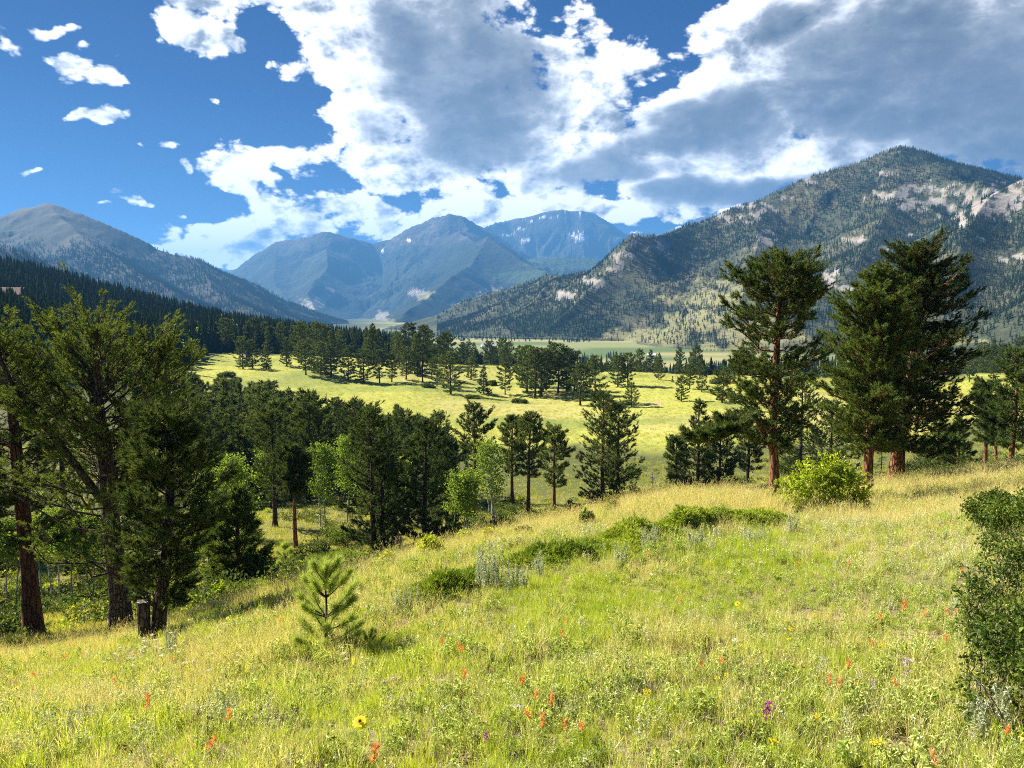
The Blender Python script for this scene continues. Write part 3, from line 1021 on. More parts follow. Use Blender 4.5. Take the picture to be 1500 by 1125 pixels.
def path_at(pts, f):
    """point on a polyline at fraction f of its vertex index (arrays)"""
    pts = np.asarray(pts, float)
    q = np.clip(f, 0, 1) * (len(pts) - 1)
    i = np.minimum(q.astype(int), len(pts) - 2)
    t = (q - i)[:, None]
    return pts[i] * (1 - t) + pts[i + 1] * t


def smooth_path(pts, n):
    """Catmull-Rom through a few points"""
    p = np.asarray(pts, float)
    p = np.vstack([2 * p[0] - p[1], p, 2 * p[-1] - p[-2]])
    out = []
    m = len(p) - 3
    for q in np.linspace(0, m - 1e-6, n):
        i = int(q)
        t = q - i
        a, b, c, d = p[i], p[i + 1], p[i + 2], p[i + 3]
        out.append(0.5 * (2 * b + (c - a) * t + (2 * a - 5 * b + 4 * c - d) * t * t + (3 * b - a - 3 * c + d) * t ** 3))
    return np.array(out)


def conifer(stems, seed, tufts=2200, nn=15, stem_len=0.16, nl=0.17, nw=0.016, sides=10, twigs=True, e_lo=-0.10, e_hi=0.75, curve=0.35, dead=0.0, lateral=0.30, open_=0.95, limb=0.010, two=False, inner=0.22, outer=1.3):
    """stems: dicts with pts (world offsets from the foot), r (foot, tip), c0 (where the crown starts, fraction), prof [(fraction, left, right)], nb branches.
    returns the wood and the needles as two builders"""
    rng = np.random.default_rng(seed)
    wood, crown = MB(), MB()
    tot = sum(s['nb'] for s in stems)
    for s in stems:
        pts = smooth_path(s['pts'], 16)
        n = len(pts)
        f = np.linspace(0, 1, n)
        r = s['r'][0] * (1 - f) ** 0.75 + s['r'][1]
        if s.get('flare', True):
            r = r * (1 + 0.60 * np.exp(-f * n * 1.1))
        wood.tube(pts, r, sides, 0, True, 0.05 if sides > 6 else 0.0, rng)
        nb = s['nb']
        c0 = s['c0']
        fb = c0 + (0.985 - c0) * ((np.arange(nb) + rng.uniform(0, 1, nb)) / nb) ** s.get('bias', 0.95)
        az = np.arange(nb) * 2.39996 + rng.normal(0, 0.5, nb)
        p0 = path_at(pts, fb)
        pf = np.array(s['prof'], float)
        hc = (fb - c0) / (1 - c0)
        wl, wr = np.interp(hc, pf[:, 0], pf[:, 1]), np.interp(hc, pf[:, 0], pf[:, 2])
        ca = np.cos(az)
        mean = (wl + wr) * 0.5
        side = np.where(ca > 0, wr, wl)
        L = (side * np.abs(ca) + mean * (1 - np.abs(ca))) * rng.uniform(0.55, 1.06, nb)
        L = np.maximum(L, 0.12)
        e0 = e_lo + (e_hi - e_lo) * hc ** 1.3 + rng.normal(0, 0.12, nb)
        dh = np.stack([np.cos(az), np.sin(az), np.zeros(nb)], 1)
        per = tufts * (L / L.sum()) * nb / tot
        for i in range(nb):
            ss = np.array([0, 0.25, 0.5, 0.75, 1.0])
            bend = rng.normal(0, 0.06, (5, 1)) * np.array([[-dh[i][1], dh[i][0], 0.6]]) * L[i]
            bend[0] = 0
            bp = p0[i] + dh[i] * (ss * L[i] * math.cos(max(e0[i], 0) * 0.6))[:, None] + np.array([[0, 0, 1.0]]) * (L[i] * (math.tan(e0[i]) * ss + curve * (ss ** 2) * (1 - 0.5 * hc[i])))[:, None] + bend
            rb = (0.012 + limb * L[i]) * (1 - 0.8 * ss)
            if sides >= 5:
                wood.tube(bp, rb, 5 if sides > 6 else 3, 0, False)
            if rng.random() < dead:
                continue
            k = max(2, int(per[i] + rng.random()))
            s_ = 1 - (1 - inner) * rng.uniform(0, 1, k) ** outer
            s_[0] = 1.0
            c = path_at(bp, s_)
            lat = np.array([-dh[i][1], dh[i][0], 0.0])
            off = rng.uniform(-1, 1, k) * lateral * L[i] * (1.12 - s_) ** 0.7 * (1 if L[i] > .3 else .6)
            dz = np.abs(rng.normal(0, 0.07, k)) * L[i] - 0.02 * L[i]
            q = c + lat[None] * off[:, None] + np.array([[0, 0, 1.0]]) * dz[:, None] + rng.normal(0, 0.04, (k, 3))
            ax = dh[i][None] * 0.9 + lat[None] * (np.sign(off) * 0.55)[:, None] + np.array([[0, 0, 1.0]]) * rng.uniform(0.3, 1.1 + 0.6 * hc[i], k)[:, None] + rng.normal(0, 0.25, (k, 3))
            if twigs:
                for a_, b_ in zip(path_at(bp, np.maximum(s_ - 0.14, 0.05))[:: 2], q[:: 2]):
                    wood.tube([a_, (a_ + b_) / 2 + (0, 0, -.02), b_], [0.010, 0.008, 0.005], 3, 0, False)
            needles(crown, q, ax, nn, stem_len, nl, nw, rng, 0, open_, two)
        # the leader
        kt = max(3, int(tufts * 0.008))
        q = path_at(pts, rng.uniform(0.93, 1.0, kt)) + rng.normal(0, 0.05, (kt, 3))
        needles(crown, q, rng.normal(0, 0.4, (kt, 3)) + (0, 0, 1.0), nn, stem_len, nl, nw, rng, 0, open_, two)
    return wood, crown


def single(Ht, r, c0, prof, nb, seed, lean=0.0):
    """one straight stem"""
    rng = np.random.default_rng(seed + 999)
    zz = np.array([-0.25, 0.12, 0.35, 0.6, 0.82, 1.0]) * Ht
    zz[0] = -0.3
    wob = np.cumsum(rng.normal(0, 0.008 * Ht, (6, 2)), 0)
    wob -= wob[0]
    pts = np.stack([wob[:, 0] * 0.6 + lean * zz, wob[:, 1] * 0.6, zz], 1)
    return [dict(pts=pts, r=(r, 0.015), c0=c0, prof=prof, nb=nb)]


def prof_ponderosa(w, k=1.0):
    return [(0.0, w * .5, w * .55), (0.22, w * .62, w * .7), (0.38, w * .95, w * .9), (0.55, w, w), (0.72, w * .72, w * .78), (0.88, w * .42, w * .40), (1.0, w * .12, w * .12)]


def prof_cone(w, k=1.0):
    return [(0.0, w, w), (0.15, w * .98, w), (0.4, w * .72, w * .70), (0.7, w * .36, w * .38), (1.0, w * .05, w * .05)]


def prof_dense(w, k=1.0):
    return [(0.0, w * .75, w * .8), (0.2, w, w), (0.45, w * .95, w * .98), (0.7, w * .7, w * .72), (0.88, w * .4, w * .42), (1.0, w * .08, w * .08)]


def tree_thing(name, loc, wood, crown, m_wood, m_crown, rz=0.0):
    t = empty(name, loc, rz)
    wood.build('trunk', m_wood, t, True)
    crown.build('crown', m_crown, t)
    return t


def aspen(seed, Ht, w, trunks=1, spread=0.5, nleaf=1500, size=0.17, c0=0.42, r=None):
    rng = np.random.default_rng(seed)
    wood, crown = MB(), MB()
    for k in range(trunks):
        a = rng.uniform(0, 6.28)
        off = np.array([math.cos(a), math.sin(a), 0]) * spread * (0 if trunks == 1 else rng.uniform(.5, 1))
        h = Ht * rng.uniform(0.85, 1.0)
        zz = np.array([-0.3, .2 * h, .5 * h, .8 * h, h])
        wb = np.cumsum(rng.normal(0, 0.018 * Ht, (5, 2)), 0)
        wb -= wb[0]
        pts = smooth_path(np.stack([off[0] + wb[:, 0] + off[0] * zz / h * .3, off[1] + wb[:, 1], zz], 1), 12)
        rr = (r or 0.011 * h)
        wood.tube(pts, rr * (1 - np.linspace(0, .88, 12)), 8, 0, True, 0.04, rng)
        nb = 16
        for i in range(nb):
            f = c0 * 0.8 + (1 - c0 * 0.8) * (i + rng.random()) / nb * 0.97
            p0 = path_at(pts, np.array([f]))[0]
            az = i * 2.4 + rng.normal(0, .4)
            hc = (f - c0 * .8) / (1 - c0 * .8)
            L = w * (1.0 - 0.72 * abs(hc - 0.35) ** 1.2 * 1.4) * rng.uniform(.6, 1.05)
            L = max(L, 0.25)
            d = np.array([math.cos(az), math.sin(az), rng.uniform(.35, .9)])
            ss = np.linspace(0, 1, 4)[:, None]
            bp = p0 + d * ss * L + rng.normal(0, .05, (4, 3)) * ss
            wood.tube(bp, 0.03 * (1 - 0.8 * ss[:, 0]) * (Ht / 8), 4, 0, False)
            kk = int(nleaf / nb / trunks)
            s = rng.uniform(.25, 1.0, kk) ** 0.7
            q = path_at(bp, s) + rng.normal(0, 0.17 * w + 0.08, (kk, 3)) * np.array([1, 1, .8])
            leaves(crown, q, size, rng, 0, 0.2, 0.85)
    return wood, crown


def bush_mesh(lumps, n_leaf, size, seed, stems=20, shell=0.55, stem_r=0.012, foot=None, up=0.4, gap=0.0, shoots=0):
    """leafy shrub: lumps are (x, y, z, rx, ry, rz) around the foot; stems rise from the foot into the lumps"""
    rng = np.random.default_rng(seed)
    wood, crown = MB(), MB()
    lumps = np.array(lumps, float)
    vol = lumps[:, 3] * lumps[:, 4] * lumps[:, 5]
    pick = rng.choice(len(lumps), n_leaf, p=vol ** (2 / 3) / (vol ** (2 / 3)).sum())
    d = unit(rng.normal(0, 1, (n_leaf, 3)))
    rr = rng.uniform(shell ** 3, 1.0, n_leaf) ** (1 / 3) * (1 + 0.18 * rng.normal(0, 1, n_leaf))
    c = lumps[pick]
    P = c[:, :3] + d * rr[:, None] * c[:, 3:]
    if gap > 0:
        g = fbm(P[:, 0] / (size * 5) + P[:, 2] / (size * 4), P[:, 1] / (size * 5) - P[:, 2] / (size * 6), seed, 2)
        k = g > -gap
        P, d = P[k], d[k]
    k = P[:, 2] > 0.01
    leaves(crown, P[k], size, rng, 0, up, 0.66, d[k])
    for i in range(shoots):                    # leafy shoots standing out of the outline
        L = lumps[rng.integers(0, len(lumps))]
        d_ = unit(rng.normal(0, 1, 3) + np.array([0, 0, .7]))
        a_, b_ = L[:3] + d_ * L[3:] * .5, L[:3] + d_ * L[3:] * rng.uniform(1.1, 1.55) + np.array([0, 0, .12]) * L[5]
        if b_[2] < .05:
            continue
        p = smooth_path([a_, (a_ + b_) / 2 + rng.normal(0, .04, 3) * L[3:], b_], 5)
        wood.tube(p, np.linspace(stem_r * .45, stem_r * .15, 5), 3, 0, False)
        q = path_at(p, rng.uniform(.35, 1.03, 14)) + rng.normal(0, size * .25, (14, 3))
        leaves(crown, q, size * .9, rng, 0, up, .62)
    for i in range(stems):
        L = lumps[i % len(lumps)]
        tgt = L[:3] + unit(rng.normal(0, 1, 3)) * L[3:] * rng.uniform(.3, 1.05)
        f = np.array([rng.normal(0, .12), rng.normal(0, .12), -0.05]) * (lumps[:, 3].max() * 1.5) if foot is None else np.array(foot[i % len(foot)], float)
        f[2] = -0.05
        mid = (f + tgt) / 2 + rng.normal(0, .06, 3) * np.linalg.norm(tgt - f) + np.array([0, 0, 0.08]) * np.linalg.norm(tgt - f)
        p = smooth_path([f, mid, tgt], 7)
        wood.tube(p, stem_r * (1 - 0.75 * np.linspace(0, 1, 7)), 5, 0, False)
    return wood, crown


def shrub_thing(name, loc, wood, crown, mw, mc, rz=0.0):
    t = empty(name, loc, rz)
    wood.build('stems', mw, t, True)
    crown.build('foliage', mc, t)
    return t


# ------------------------------------------------------------------ scattering (one object of kind stuff)
def proto(name, mb, mats):
    o = D.objects.new(name, mb.mesh(name, mats, False))
    return o


def scatter(name, label, pts, protos, scl, rot=None, pick=None, seed=0, tilt=0.12):
    """one object that sets copies of the prototypes on its points"""
    rng = np.random.default_rng(seed)
    n = len(pts)
    me = D.meshes.new(name)
    me.vertices.add(n)
    me.vertices.foreach_set('co', np.asarray(pts, np.float32).ravel())
    if rot is None:
        rot = np.stack([rng.normal(0, tilt, n), rng.normal(0, tilt, n), rng.uniform(0, 2 * np.pi, n)], 1)
    a = me.attributes.new('turn', 'FLOAT_VECTOR', 'POINT')
    a.data.foreach_set('vector', np.asarray(rot, np.float32).ravel())
    a = me.attributes.new('size', 'FLOAT', 'POINT')
    a.data.foreach_set('value', np.broadcast_to(np.asarray(scl, np.float32), (n,)).astype(np.float32))
    if pick is None:
        pick = rng.integers(0, len(protos), n)
    a = me.attributes.new('kind_of', 'INT', 'POINT')
    a.data.foreach_set('value', np.asarray(pick, np.int32))
    o = link(name, me)
    ng = D.node_groups.new(name, 'GeometryNodeTree')
    ng.interface.new_socket('Geometry', in_out='INPUT', socket_type='NodeSocketGeometry')
    ng.interface.new_socket('Geometry', in_out='OUTPUT', socket_type='NodeSocketGeometry')
    gi = ng.nodes.new('NodeGroupInput')
    go = ng.nodes.new('NodeGroupOutput')
    join = ng.nodes.new('GeometryNodeJoinGeometry')

    def named(nm, ty):
        nd = ng.nodes.new('GeometryNodeInputNamedAttribute')
        nd.data_type = ty
        nd.inputs[0].default_value = nm
        return nd.outputs[0]
    e2r = ng.nodes.new('FunctionNodeEulerToRotation')
    ng.links.new(named('turn', 'FLOAT_VECTOR'), e2r.inputs[0])
    sz, kd = named('size', 'FLOAT'), named('kind_of', 'INT')
    for k, p in enumerate(protos):
        oi = ng.nodes.new('GeometryNodeObjectInfo')
        oi.inputs['Object'].default_value = p
        oi.inputs['As Instance'].default_value = True
        cmp_ = ng.nodes.new('FunctionNodeCompare')
        cmp_.data_type = 'INT'
        cmp_.operation = 'EQUAL'
        ng.links.new(kd, cmp_.inputs[2])
        cmp_.inputs[3].default_value = k
        iop = ng.nodes.new('GeometryNodeInstanceOnPoints')
        ng.links.new(gi.outputs[0], iop.inputs['Points'])
        ng.links.new(cmp_.outputs[0], iop.inputs['Selection'])
        ng.links.new(oi.outputs['Geometry'], iop.inputs['Instance'])
        ng.links.new(e2r.outputs[0], iop.inputs['Rotation'])
        ng.links.new(sz, iop.inputs['Scale'])
        ng.links.new(iop.outputs[0], join.inputs[0])
    ng.links.new(join.outputs[0], go.inputs[0])
    md = o.modifiers.new('scatter', 'NODES')
    md.node_group = ng
    tag(o, label, kind='stuff')
    return o


def at_depth(u, v, y):
    p = at(u, v, y)
    return np.array((p[0], p[1], h1(p[0], p[1])))


# ------------------------------------------------------------------ the large trees of the hillside
def stem_px(base, Y, pts, dy=None):
    """a stem drawn in photo pixels at the tree's own distance, as offsets from its foot"""
    out = []
    for i, (u, v) in enumerate(pts):
        p = at(u, v, Y) - base
        p[1] = 0 if dy is None else dy[i]
        out.append(p)
    out[0][2] -= 0.3
    return np.array(out)


def px(Y, *w):
    return [x * Y / FPX for x in w]


def big_tree(name, u, v, y0, label, cat, stems_px, seed, m_wood, m_crown, group=None, **kw):
    base = hit(u, v, y0)
    Y = base[1]
    k = Y / FPX
    stems = []
    for s in stems_px:
        pts = stem_px(base, Y, s['px'], s.get('dy'))
        stems.append(dict(pts=pts, r=(s['r'][0] * k * 0.5, s['r'][1] * k * 0.5), c0=s['c0'], prof=[(f, a * k, b * k) for f, a, b in s['prof']], nb=s['nb'], flare=s.get('flare', True), bias=s.get('bias', 0.95)))
    wood, crown = conifer(stems, seed, **kw)
    t = tree_thing(name, base, wood, crown, m_wood, m_crown)
    tag(t, label, cat, group)
    return t, base


HILL_GROUP = 'large pines standing on the hillside'
# the forked pine at the left with its bottle-brush shoots
big_tree('pine_tree', 178, 937, 12, 'large forked pine with grey-brown trunk and tufted shoots, at the left of the grassy slope', 'tree', [
    dict(px=[(178, 940), (174, 860), (163, 770), (150, 700), (128, 620), (110, 560), (98, 508)], r=(27, 5), c0=0.18, nb=84, prof=[(0.0, 150, 130), (0.25, 190, 140), (0.5, 160, 110), (0.7, 120, 70), (0.9, 70, 45), (1, 20, 20)], dy=[0, 0, 0, .2, .5, .9, 1.2]),
    dict(px=[(163, 790), (168, 700), (160, 610), (162, 545), (168, 485)], r=(14, 4), c0=0.15, nb=60, prof=[(0.0, 80, 130), (0.3, 90, 140), (0.6, 80, 115), (0.85, 55, 65), (1, 20, 22)], dy=[0, -.1, -.4, -.7, -1], flare=False),
    dict(px=[(165, 740), (190, 660), (212, 600), (226, 545), (234, 520)], r=(9, 3), c0=0.2, nb=36, prof=[(0.0, 60, 100), (0.5, 55, 75), (0.85, 35, 40), (1, 14, 14)], dy=[0, .2, .3, .2, 0], flare=False),
    dict(px=[(150, 720), (95, 640), (55, 580), (38, 535), (32, 505)], r=(9, 3), c0=0.2, nb=42, prof=[(0.0, 90, 60), (0.5, 70, 60), (0.85, 34, 30), (1, 12, 12)], dy=[0, -.4, -.7, -.9, -1.], flare=False),
], 11, M_BARK_GREY, M_NEEDLE_L, HILL_GROUP, tufts=5000, nn=44, stem_len=0.20, nl=0.085, nw=0.015, e_lo=0.0, e_hi=0.95, curve=0.5, dead=0.10, lateral=0.36, open_=1.05, inner=0.30, outer=1.2)

# the reddish trunk at the left edge, crown partly outside the picture
big_tree('pine_tree', 48, 938, 14, 'tall pine with a reddish straight trunk beside the forked pine', 'tree', [
    dict(px=[(50, 942), (42, 830), (30, 720), (22, 640), (14, 570), (8, 515)], r=(22, 4), c0=0.24, nb=60, prof=[(0.0, 90, 60), (0.3, 120, 85), (0.6, 90, 60), (0.85, 45, 30), (1, 12, 12)]),
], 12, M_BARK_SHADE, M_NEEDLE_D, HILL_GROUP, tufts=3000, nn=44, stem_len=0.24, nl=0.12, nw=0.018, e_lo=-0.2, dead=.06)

# the dark pine with the broken stub behind the forked one
t_stub, b_stub = big_tree('pine_tree', 228, 932, 13, 'dark dense pine whose lower trunk carries a sawn-off stub, behind the forked pine', 'tree', [
    dict(px=[(228, 934), (236, 880), (243, 810), (249, 730), (247, 670), (244, 612)], r=(18, 4), c0=0.16, nb=64, prof=[(0.0, 40, 40), (0.2, 75, 70), (0.4, 85, 90), (0.65, 80, 80), (0.85, 55, 50), (1, 14, 16)]),
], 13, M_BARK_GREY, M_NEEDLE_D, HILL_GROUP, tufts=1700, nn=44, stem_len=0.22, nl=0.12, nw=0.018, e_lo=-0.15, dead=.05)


def add_stub():
    Y = b_stub[1]
    k = Y / FPX
    rng = np.random.default_rng(4)
    mb = MB()
    x0 = (219.5 - 228) * k
    zz = np.array([-0.3, 0.1, 0.4, 0.7, 0.82])
    mb.tube(np.stack([np.full(5, x0), np.full(5, -0.22), zz], 1), np.array([10, 9, 9, 9.5, 9.3]) * k, 12, 0, False, 0.04, rng)
    ring = mb.v[-1][-12:]
    mb.add(np.vstack([ring, ring.mean(0)[None] + (0, 0, 0.01)]), [[i, (i + 1) % 12, 12] for i in range(12)], 1)
    o = mb.build('stub', [M_BARK_GREY, M_DEADWOOD], t_stub, False)
    o['label'] = 'grey sawn top of the short stub'


add_stub()

# right: the open ponderosa with a long low limb
big_tree('pine_tree', 1132, 737, 28, 'open-crowned ponderosa with reddish trunk and a long low limb, behind the bright bush', 'tree', [
    dict(px=[(1133, 740), (1135, 690), (1132, 640), (1136, 560), (1140, 470), (1146, 425), (1148, 382)], r=(11.5, 3), c0=0.26, nb=92, prof=[(0.0, 60, 40), (0.22, 80, 50), (0.26, 100, 60), (0.34, 95, 85), (0.45, 105, 72), (0.58, 75, 70), (0.68, 100, 68), (0.78, 60, 66), (0.9, 42, 40), (1, 12, 12)]),
    dict(px=[(1132, 648), (1095, 606), (1062, 622), (1030, 638), (1005, 640)], r=(6, 2), c0=0.35, nb=26, prof=[(0.0, 26, 22), (0.5, 34, 26), (1, 18, 10)], flare=False, dy=[0, -.6, -.9, -1.1, -1.2]),
], 14, M_BARK_RED, M_NEEDLE, HILL_GROUP, tufts=2900, nn=46, outer=1.0, inner=.16, stem_len=0.26, nl=0.17, nw=0.025, e_lo=-0.18, e_hi=0.5, dead=0.05, lateral=0.34)

# the lighter ponderosa in front of the dark one
big_tree('pine_tree', 1270, 720, 28, 'ponderosa with lit orange trunk and mid-green crown, overlapping the darker pine', 'tree', [
    dict(px=[(1270, 724), (1273, 670), (1277, 600), (1283, 520), (1290, 460), (1292, 395)], r=(11.5, 3), c0=0.22, nb=120, prof=[(0.0, 70, 45), (0.2, 85, 60), (0.27, 100, 60), (0.36, 70, 60), (0.45, 105, 60), (0.58, 72, 56), (0.7, 74, 50), (0.8, 40, 42), (0.92, 24, 24), (1, 8, 8)]),
], 15, M_BARK_RED, M_NEEDLE_L, HILL_GROUP, tufts=4500, nn=46, outer=1.0, inner=.14, stem_len=0.26, nl=0.17, nw=0.025, e_lo=-0.15, e_hi=.5, lateral=0.36)

# the dark dense one
big_tree('pine_tree', 1311, 708, 30, 'tallest dark dense pine with a thick reddish trunk, last of the hilltop group', 'tree', [
    dict(px=[(1311, 712), (1318, 640), (1335, 560), (1345, 480), (1345, 420), (1346, 368)], r=(17, 4), c0=0.14, nb=165, prof=[(0.0, 60, 80), (0.12, 90, 105), (0.3, 110, 100), (0.45, 90, 85), (0.6, 75, 88), (0.72, 58, 80), (0.85, 50, 58), (0.94, 38, 42), (1, 14, 18)]),
], 16, M_BARK_RED, M_NEEDLE_D, HILL_GROUP, tufts=7000, nn=46, outer=1.0, inner=.12, stem_len=0.24, nl=0.16, nw=0.025, e_lo=-0.25, e_hi=0.4, lateral=0.4)

# ------------------------------------------------------------------ trees of the wooded bench, one by one
# (u, v base, v top, half width px, kind, y0, label)
MATS = {'p': (M_BARK_RED, M_NEEDLE), 'd': (M_BARK_DARK, M_NEEDLE_D), 'f': (M_BARK_DARK, M_FIR), 'l': (M_BARK_RED, M_NEEDLE_L)}
BENCH = [
    (548, 813, 592, 48, 'd', 30, 'big dark pine with a double trunk next to the grey stump', 0.12, 'dense'),
    (566, 808, 640, 40, 'd', 30, 'shorter dark pine leaning against the double-trunked pine', 0.22, 'dense'),
    (622, 795, 612, 50, 'f', 30, 'dense grey-green fir with foliage down to the ground', 0.04, 'dense'),
    (655, 778, 640, 38, 'f', 45, 'smaller dense fir tucked behind the grey-green fir', 0.08, 'dense'),
    (694, 750, 590, 33, 'p', 45, 'pine with a rounded dark crown rising above the pale aspen', 0.35, 'pond'),
    (751, 737, 608, 22, 'p', 45, 'slim pine with a bare reddish trunk beside the pale aspen', 0.38, 'pond'),
    (774, 752, 603, 25, 'p', 45, 'slim pine with a slightly leaning reddish trunk on the wooded bench', 0.40, 'pond'),
    (812, 744, 626, 30, 'p', 45, 'round-headed dark pine with a short bare trunk', 0.32, 'pond'),
    (884, 744, 573, 42, 'p', 45, 'tall full pine standing at the bench edge below the meadow', 0.12, 'dense'),
    (905, 740, 590, 44, 'p', 45, 'full pine growing close against the tall bench-edge pine', 0.14, 'dense'),
    (1022, 722, 586, 42, 'd', 50, 'dark bushy pine with boughs to the ground before the open ponderosa', 0.05, 'cone'),
    (1052, 718, 622, 36, 'd', 50, 'low dark pine filling the gap under the long limb', 0.06, 'dense'),
    (1096, 712, 600, 28, 'd', 55, 'thin dark pine seen behind the trunk of the open ponderosa', 0.25, 'pond'),
    (1172, 702, 560, 52, 'd', 50, 'dark spreading pine rising right behind the bright bush', 0.12, 'dense'),
    (1215, 700, 590, 44, 'd', 50, 'shadowed pine between the two ponderosa trunks', 0.15, 'dense'),
    (1372, 690, 600, 30, 'l', 50, 'young green pine low beside the tallest dark pine', 0.05, 'cone'),
    (1402, 688, 608, 30, 'l', 50, 'young green pine next along from the first young one', 0.05, 'cone'),
    (1443, 688, 560, 32, 'p', 50, 'slender pine with a thin bare trunk near the picture edge', 0.35, 'pond'),
    (1458, 686, 590, 22, 'p', 50, 'thin-stemmed pine between two taller slender pines', 0.4, 'pond'),
    (1480, 684, 515, 42, 'p', 50, 'tall pine at the edge of the hilltop clearing, beyond the slender ones', 0.22, 'pond'),
    (1530, 684, 540, 46, 'p', 50, 'pine cut by the picture edge beyond the hilltop grass', 0.2, 'pond'),
    (403, 772, 600, 42, 'd', 45, 'dark wide pine on the bench with a bare lower trunk', 0.30, 'pond'),
    (434, 806, 652, 26, 'd', 35, 'pine with a bright red bare trunk on the shaded bench', 0.55, 'pond'),
    (350, 862, 715, 52, 'l', 22, 'young broad green pine with boughs to the ground below the slope', 0.03, 'cone'),
    (300, 800, 585, 45, 'd', 40, 'dark pine rising behind the stubbed pine', 0.2, 'pond'),
    (452, 738, 590, 30, 'd', 75, 'dark pine behind the bright aspens', 0.3, 'pond'),
    (520, 742, 585, 38, 'd', 60, 'dark-crowned pine above the double-trunked pine', 0.25, 'pond'),
    (590, 742, 600, 30, 'd', 60, 'narrow dark pine peeking over the double-trunked pine', 0.2, 'pond'),
    (640, 735, 605, 32, 'p', 60, 'pine peeking between the fir and the round-crowned pine', 0.2, 'pond'),
    (990, 712, 640, 20, 'p', 60, 'small open pine at the meadow edge', 0.2, 'pond'),
    (100, 842, 560, 60, 'd', 40, 'shadowy pine behind the forked pine', 0.15, 'dense'),
    (-20, 870, 520, 80, 'd', 30, 'dark pine filling the corner beside the reddish straight trunk', 0.12, 'dense'),
    (215, 830, 600, 50, 'd', 45, 'dark pine between the forked pine and the bench', 0.15, 'dense'),
]
PROF = {'pond': prof_ponderosa, 'dense': prof_dense, 'cone': prof_cone}
TREE_SPOTS = []
for i, (u, vb, vt, hw, kd, y0, label, c0, pf) in enumerate(BENCH):
    base = hit(u, vb, y0)
    k = base[1] / FPX
    Ht, w = (vb - vt) * k, hw * k
    st = single(Ht, 0.018 * Ht + 0.04, c0, PROF[pf](w), int(50 + Ht * 2.2), 700 + i, 0.03 if 'leaning' in label else 0)
    if 'double' in label:
        st += [dict(pts=np.array([(0.55, 0, -.3), (0.6, .1, .4 * Ht), (0.4, .1, .75 * Ht)]), r=(0.2, .02), c0=.2, prof=PROF[pf](w * .7), nb=24)]
    dens = 1.25 if pf != 'pond' else 1.0
    wood, crown = conifer(st, 720 + i, tufts=int(1150 * dens), nn=26, stem_len=0.34, nl=0.24, nw=0.045, sides=8, twigs=False, e_lo=-0.15 if pf != 'cone' else -0.05, e_hi=0.7, dead=0.04, lateral=0.38)
    mw, mc = MATS[kd]
    if 'red' in label:
        mw = M_BARK_RED
    t = tree_thing('pine_tree' if kd != 'f' else 'fir_tree', base, wood, crown, mw, mc)
    tag(t, label, 'tree', 'pines and firs of the wooded bench')
    TREE_SPOTS.append(base)

# ------------------------------------------------------------------ aspens
ASPENS = [
    (474, 772, 652, 28, 40, 2, 'bright green aspen, the nearer of two on the shaded bench'),
    (508, 766, 640, 30, 40, 1, 'bright green aspen, the farther of two on the shaded bench'),
    (722, 768, 640, 30, 45, 4, 'pale green aspen clump with several white trunks below the meadow'),
    (352, 826, 662, 42, 34, 1, 'deep green aspen with a smooth round crown above the young broad pine'),
    (300, 832, 660, 24, 35, 2, 'light green aspen leaning out by the dark stubbed pine'),
    (676, 786, 690, 26, 40, 3, 'low aspen clump with bare pale trunks beside the dense fir'),
    (62, 882, 745, 30, 36, 1, 'aspen with a thin pale trunk, first in the row behind the forked pine'),
    (84, 888, 735, 34, 36, 2, 'aspen pair of pale trunks close to the reddish straight trunk'),
    (110, 888, 740, 36, 36, 1, 'aspen with a straight pale trunk in the shaded row'),
    (143, 880, 750, 34, 38, 2, 'aspen pair of grey-white trunks beside the forked trunk'),
    (20, 878, 750, 34, 38, 2, 'aspen in deep shade at the picture edge'),
    (585, 756, 660, 22, 60, 1, 'small aspen catching light behind the double-trunked pine'), (396, 742, 655, 24, 60, 1, 'pale aspen glimpsed between the dark wide pine and the deep green aspen'), (645, 742, 665, 20, 60, 1, 'little aspen behind the dense grey-green fir'),
    (292, 848, 735, 22, 30, 2, 'crooked double aspen with white trunks next to the young broad pine'),
]
for i, (u, vb, vt, hw, y0, nt_, label) in enumerate(ASPENS):
    base = hit(u, vb, y0)
    k = base[1] / FPX
    Ht, w = (vb - vt) * k, hw * k * .85
    wood, crown = aspen(900 + i, Ht, w, nt_, 0.5, int(2600 * (1.4 if hw > 30 else 1)), 0.20 if base[1] > 50 else 0.15, 0.62 if u < 160 else 0.44)
    t = empty('aspen_tree', base)
    wood.build('trunk', M_BARK_WHITE, t, True)
    crown.build('crown', M_ASPEN, t)
    tag(t, label, 'tree', 'aspens among the pines')

# ------------------------------------------------------------------ grey dead trees
DEADS = [
    (1288, 700, 640, 45, 'grey dead tree standing between the two red trunks'),
    (372, 700, 560, 90, 'grey dead tree among the dark pines on the bench'),
    (392, 690, 572, 100, 'tall grey dead snag next to another among the bench pines'),
    (352, 690, 580, 100, 'leafless grey snag nearest to the dark hill'),
    (635, 700, 610, 90, 'grey dead crown showing behind the dense fir'),
    (955, 728, 690, 50, 'thin dead pole at the foot of the meadow'),
    (478, 640, 575, 120, 'thin bare pole standing before the meadow'),
]


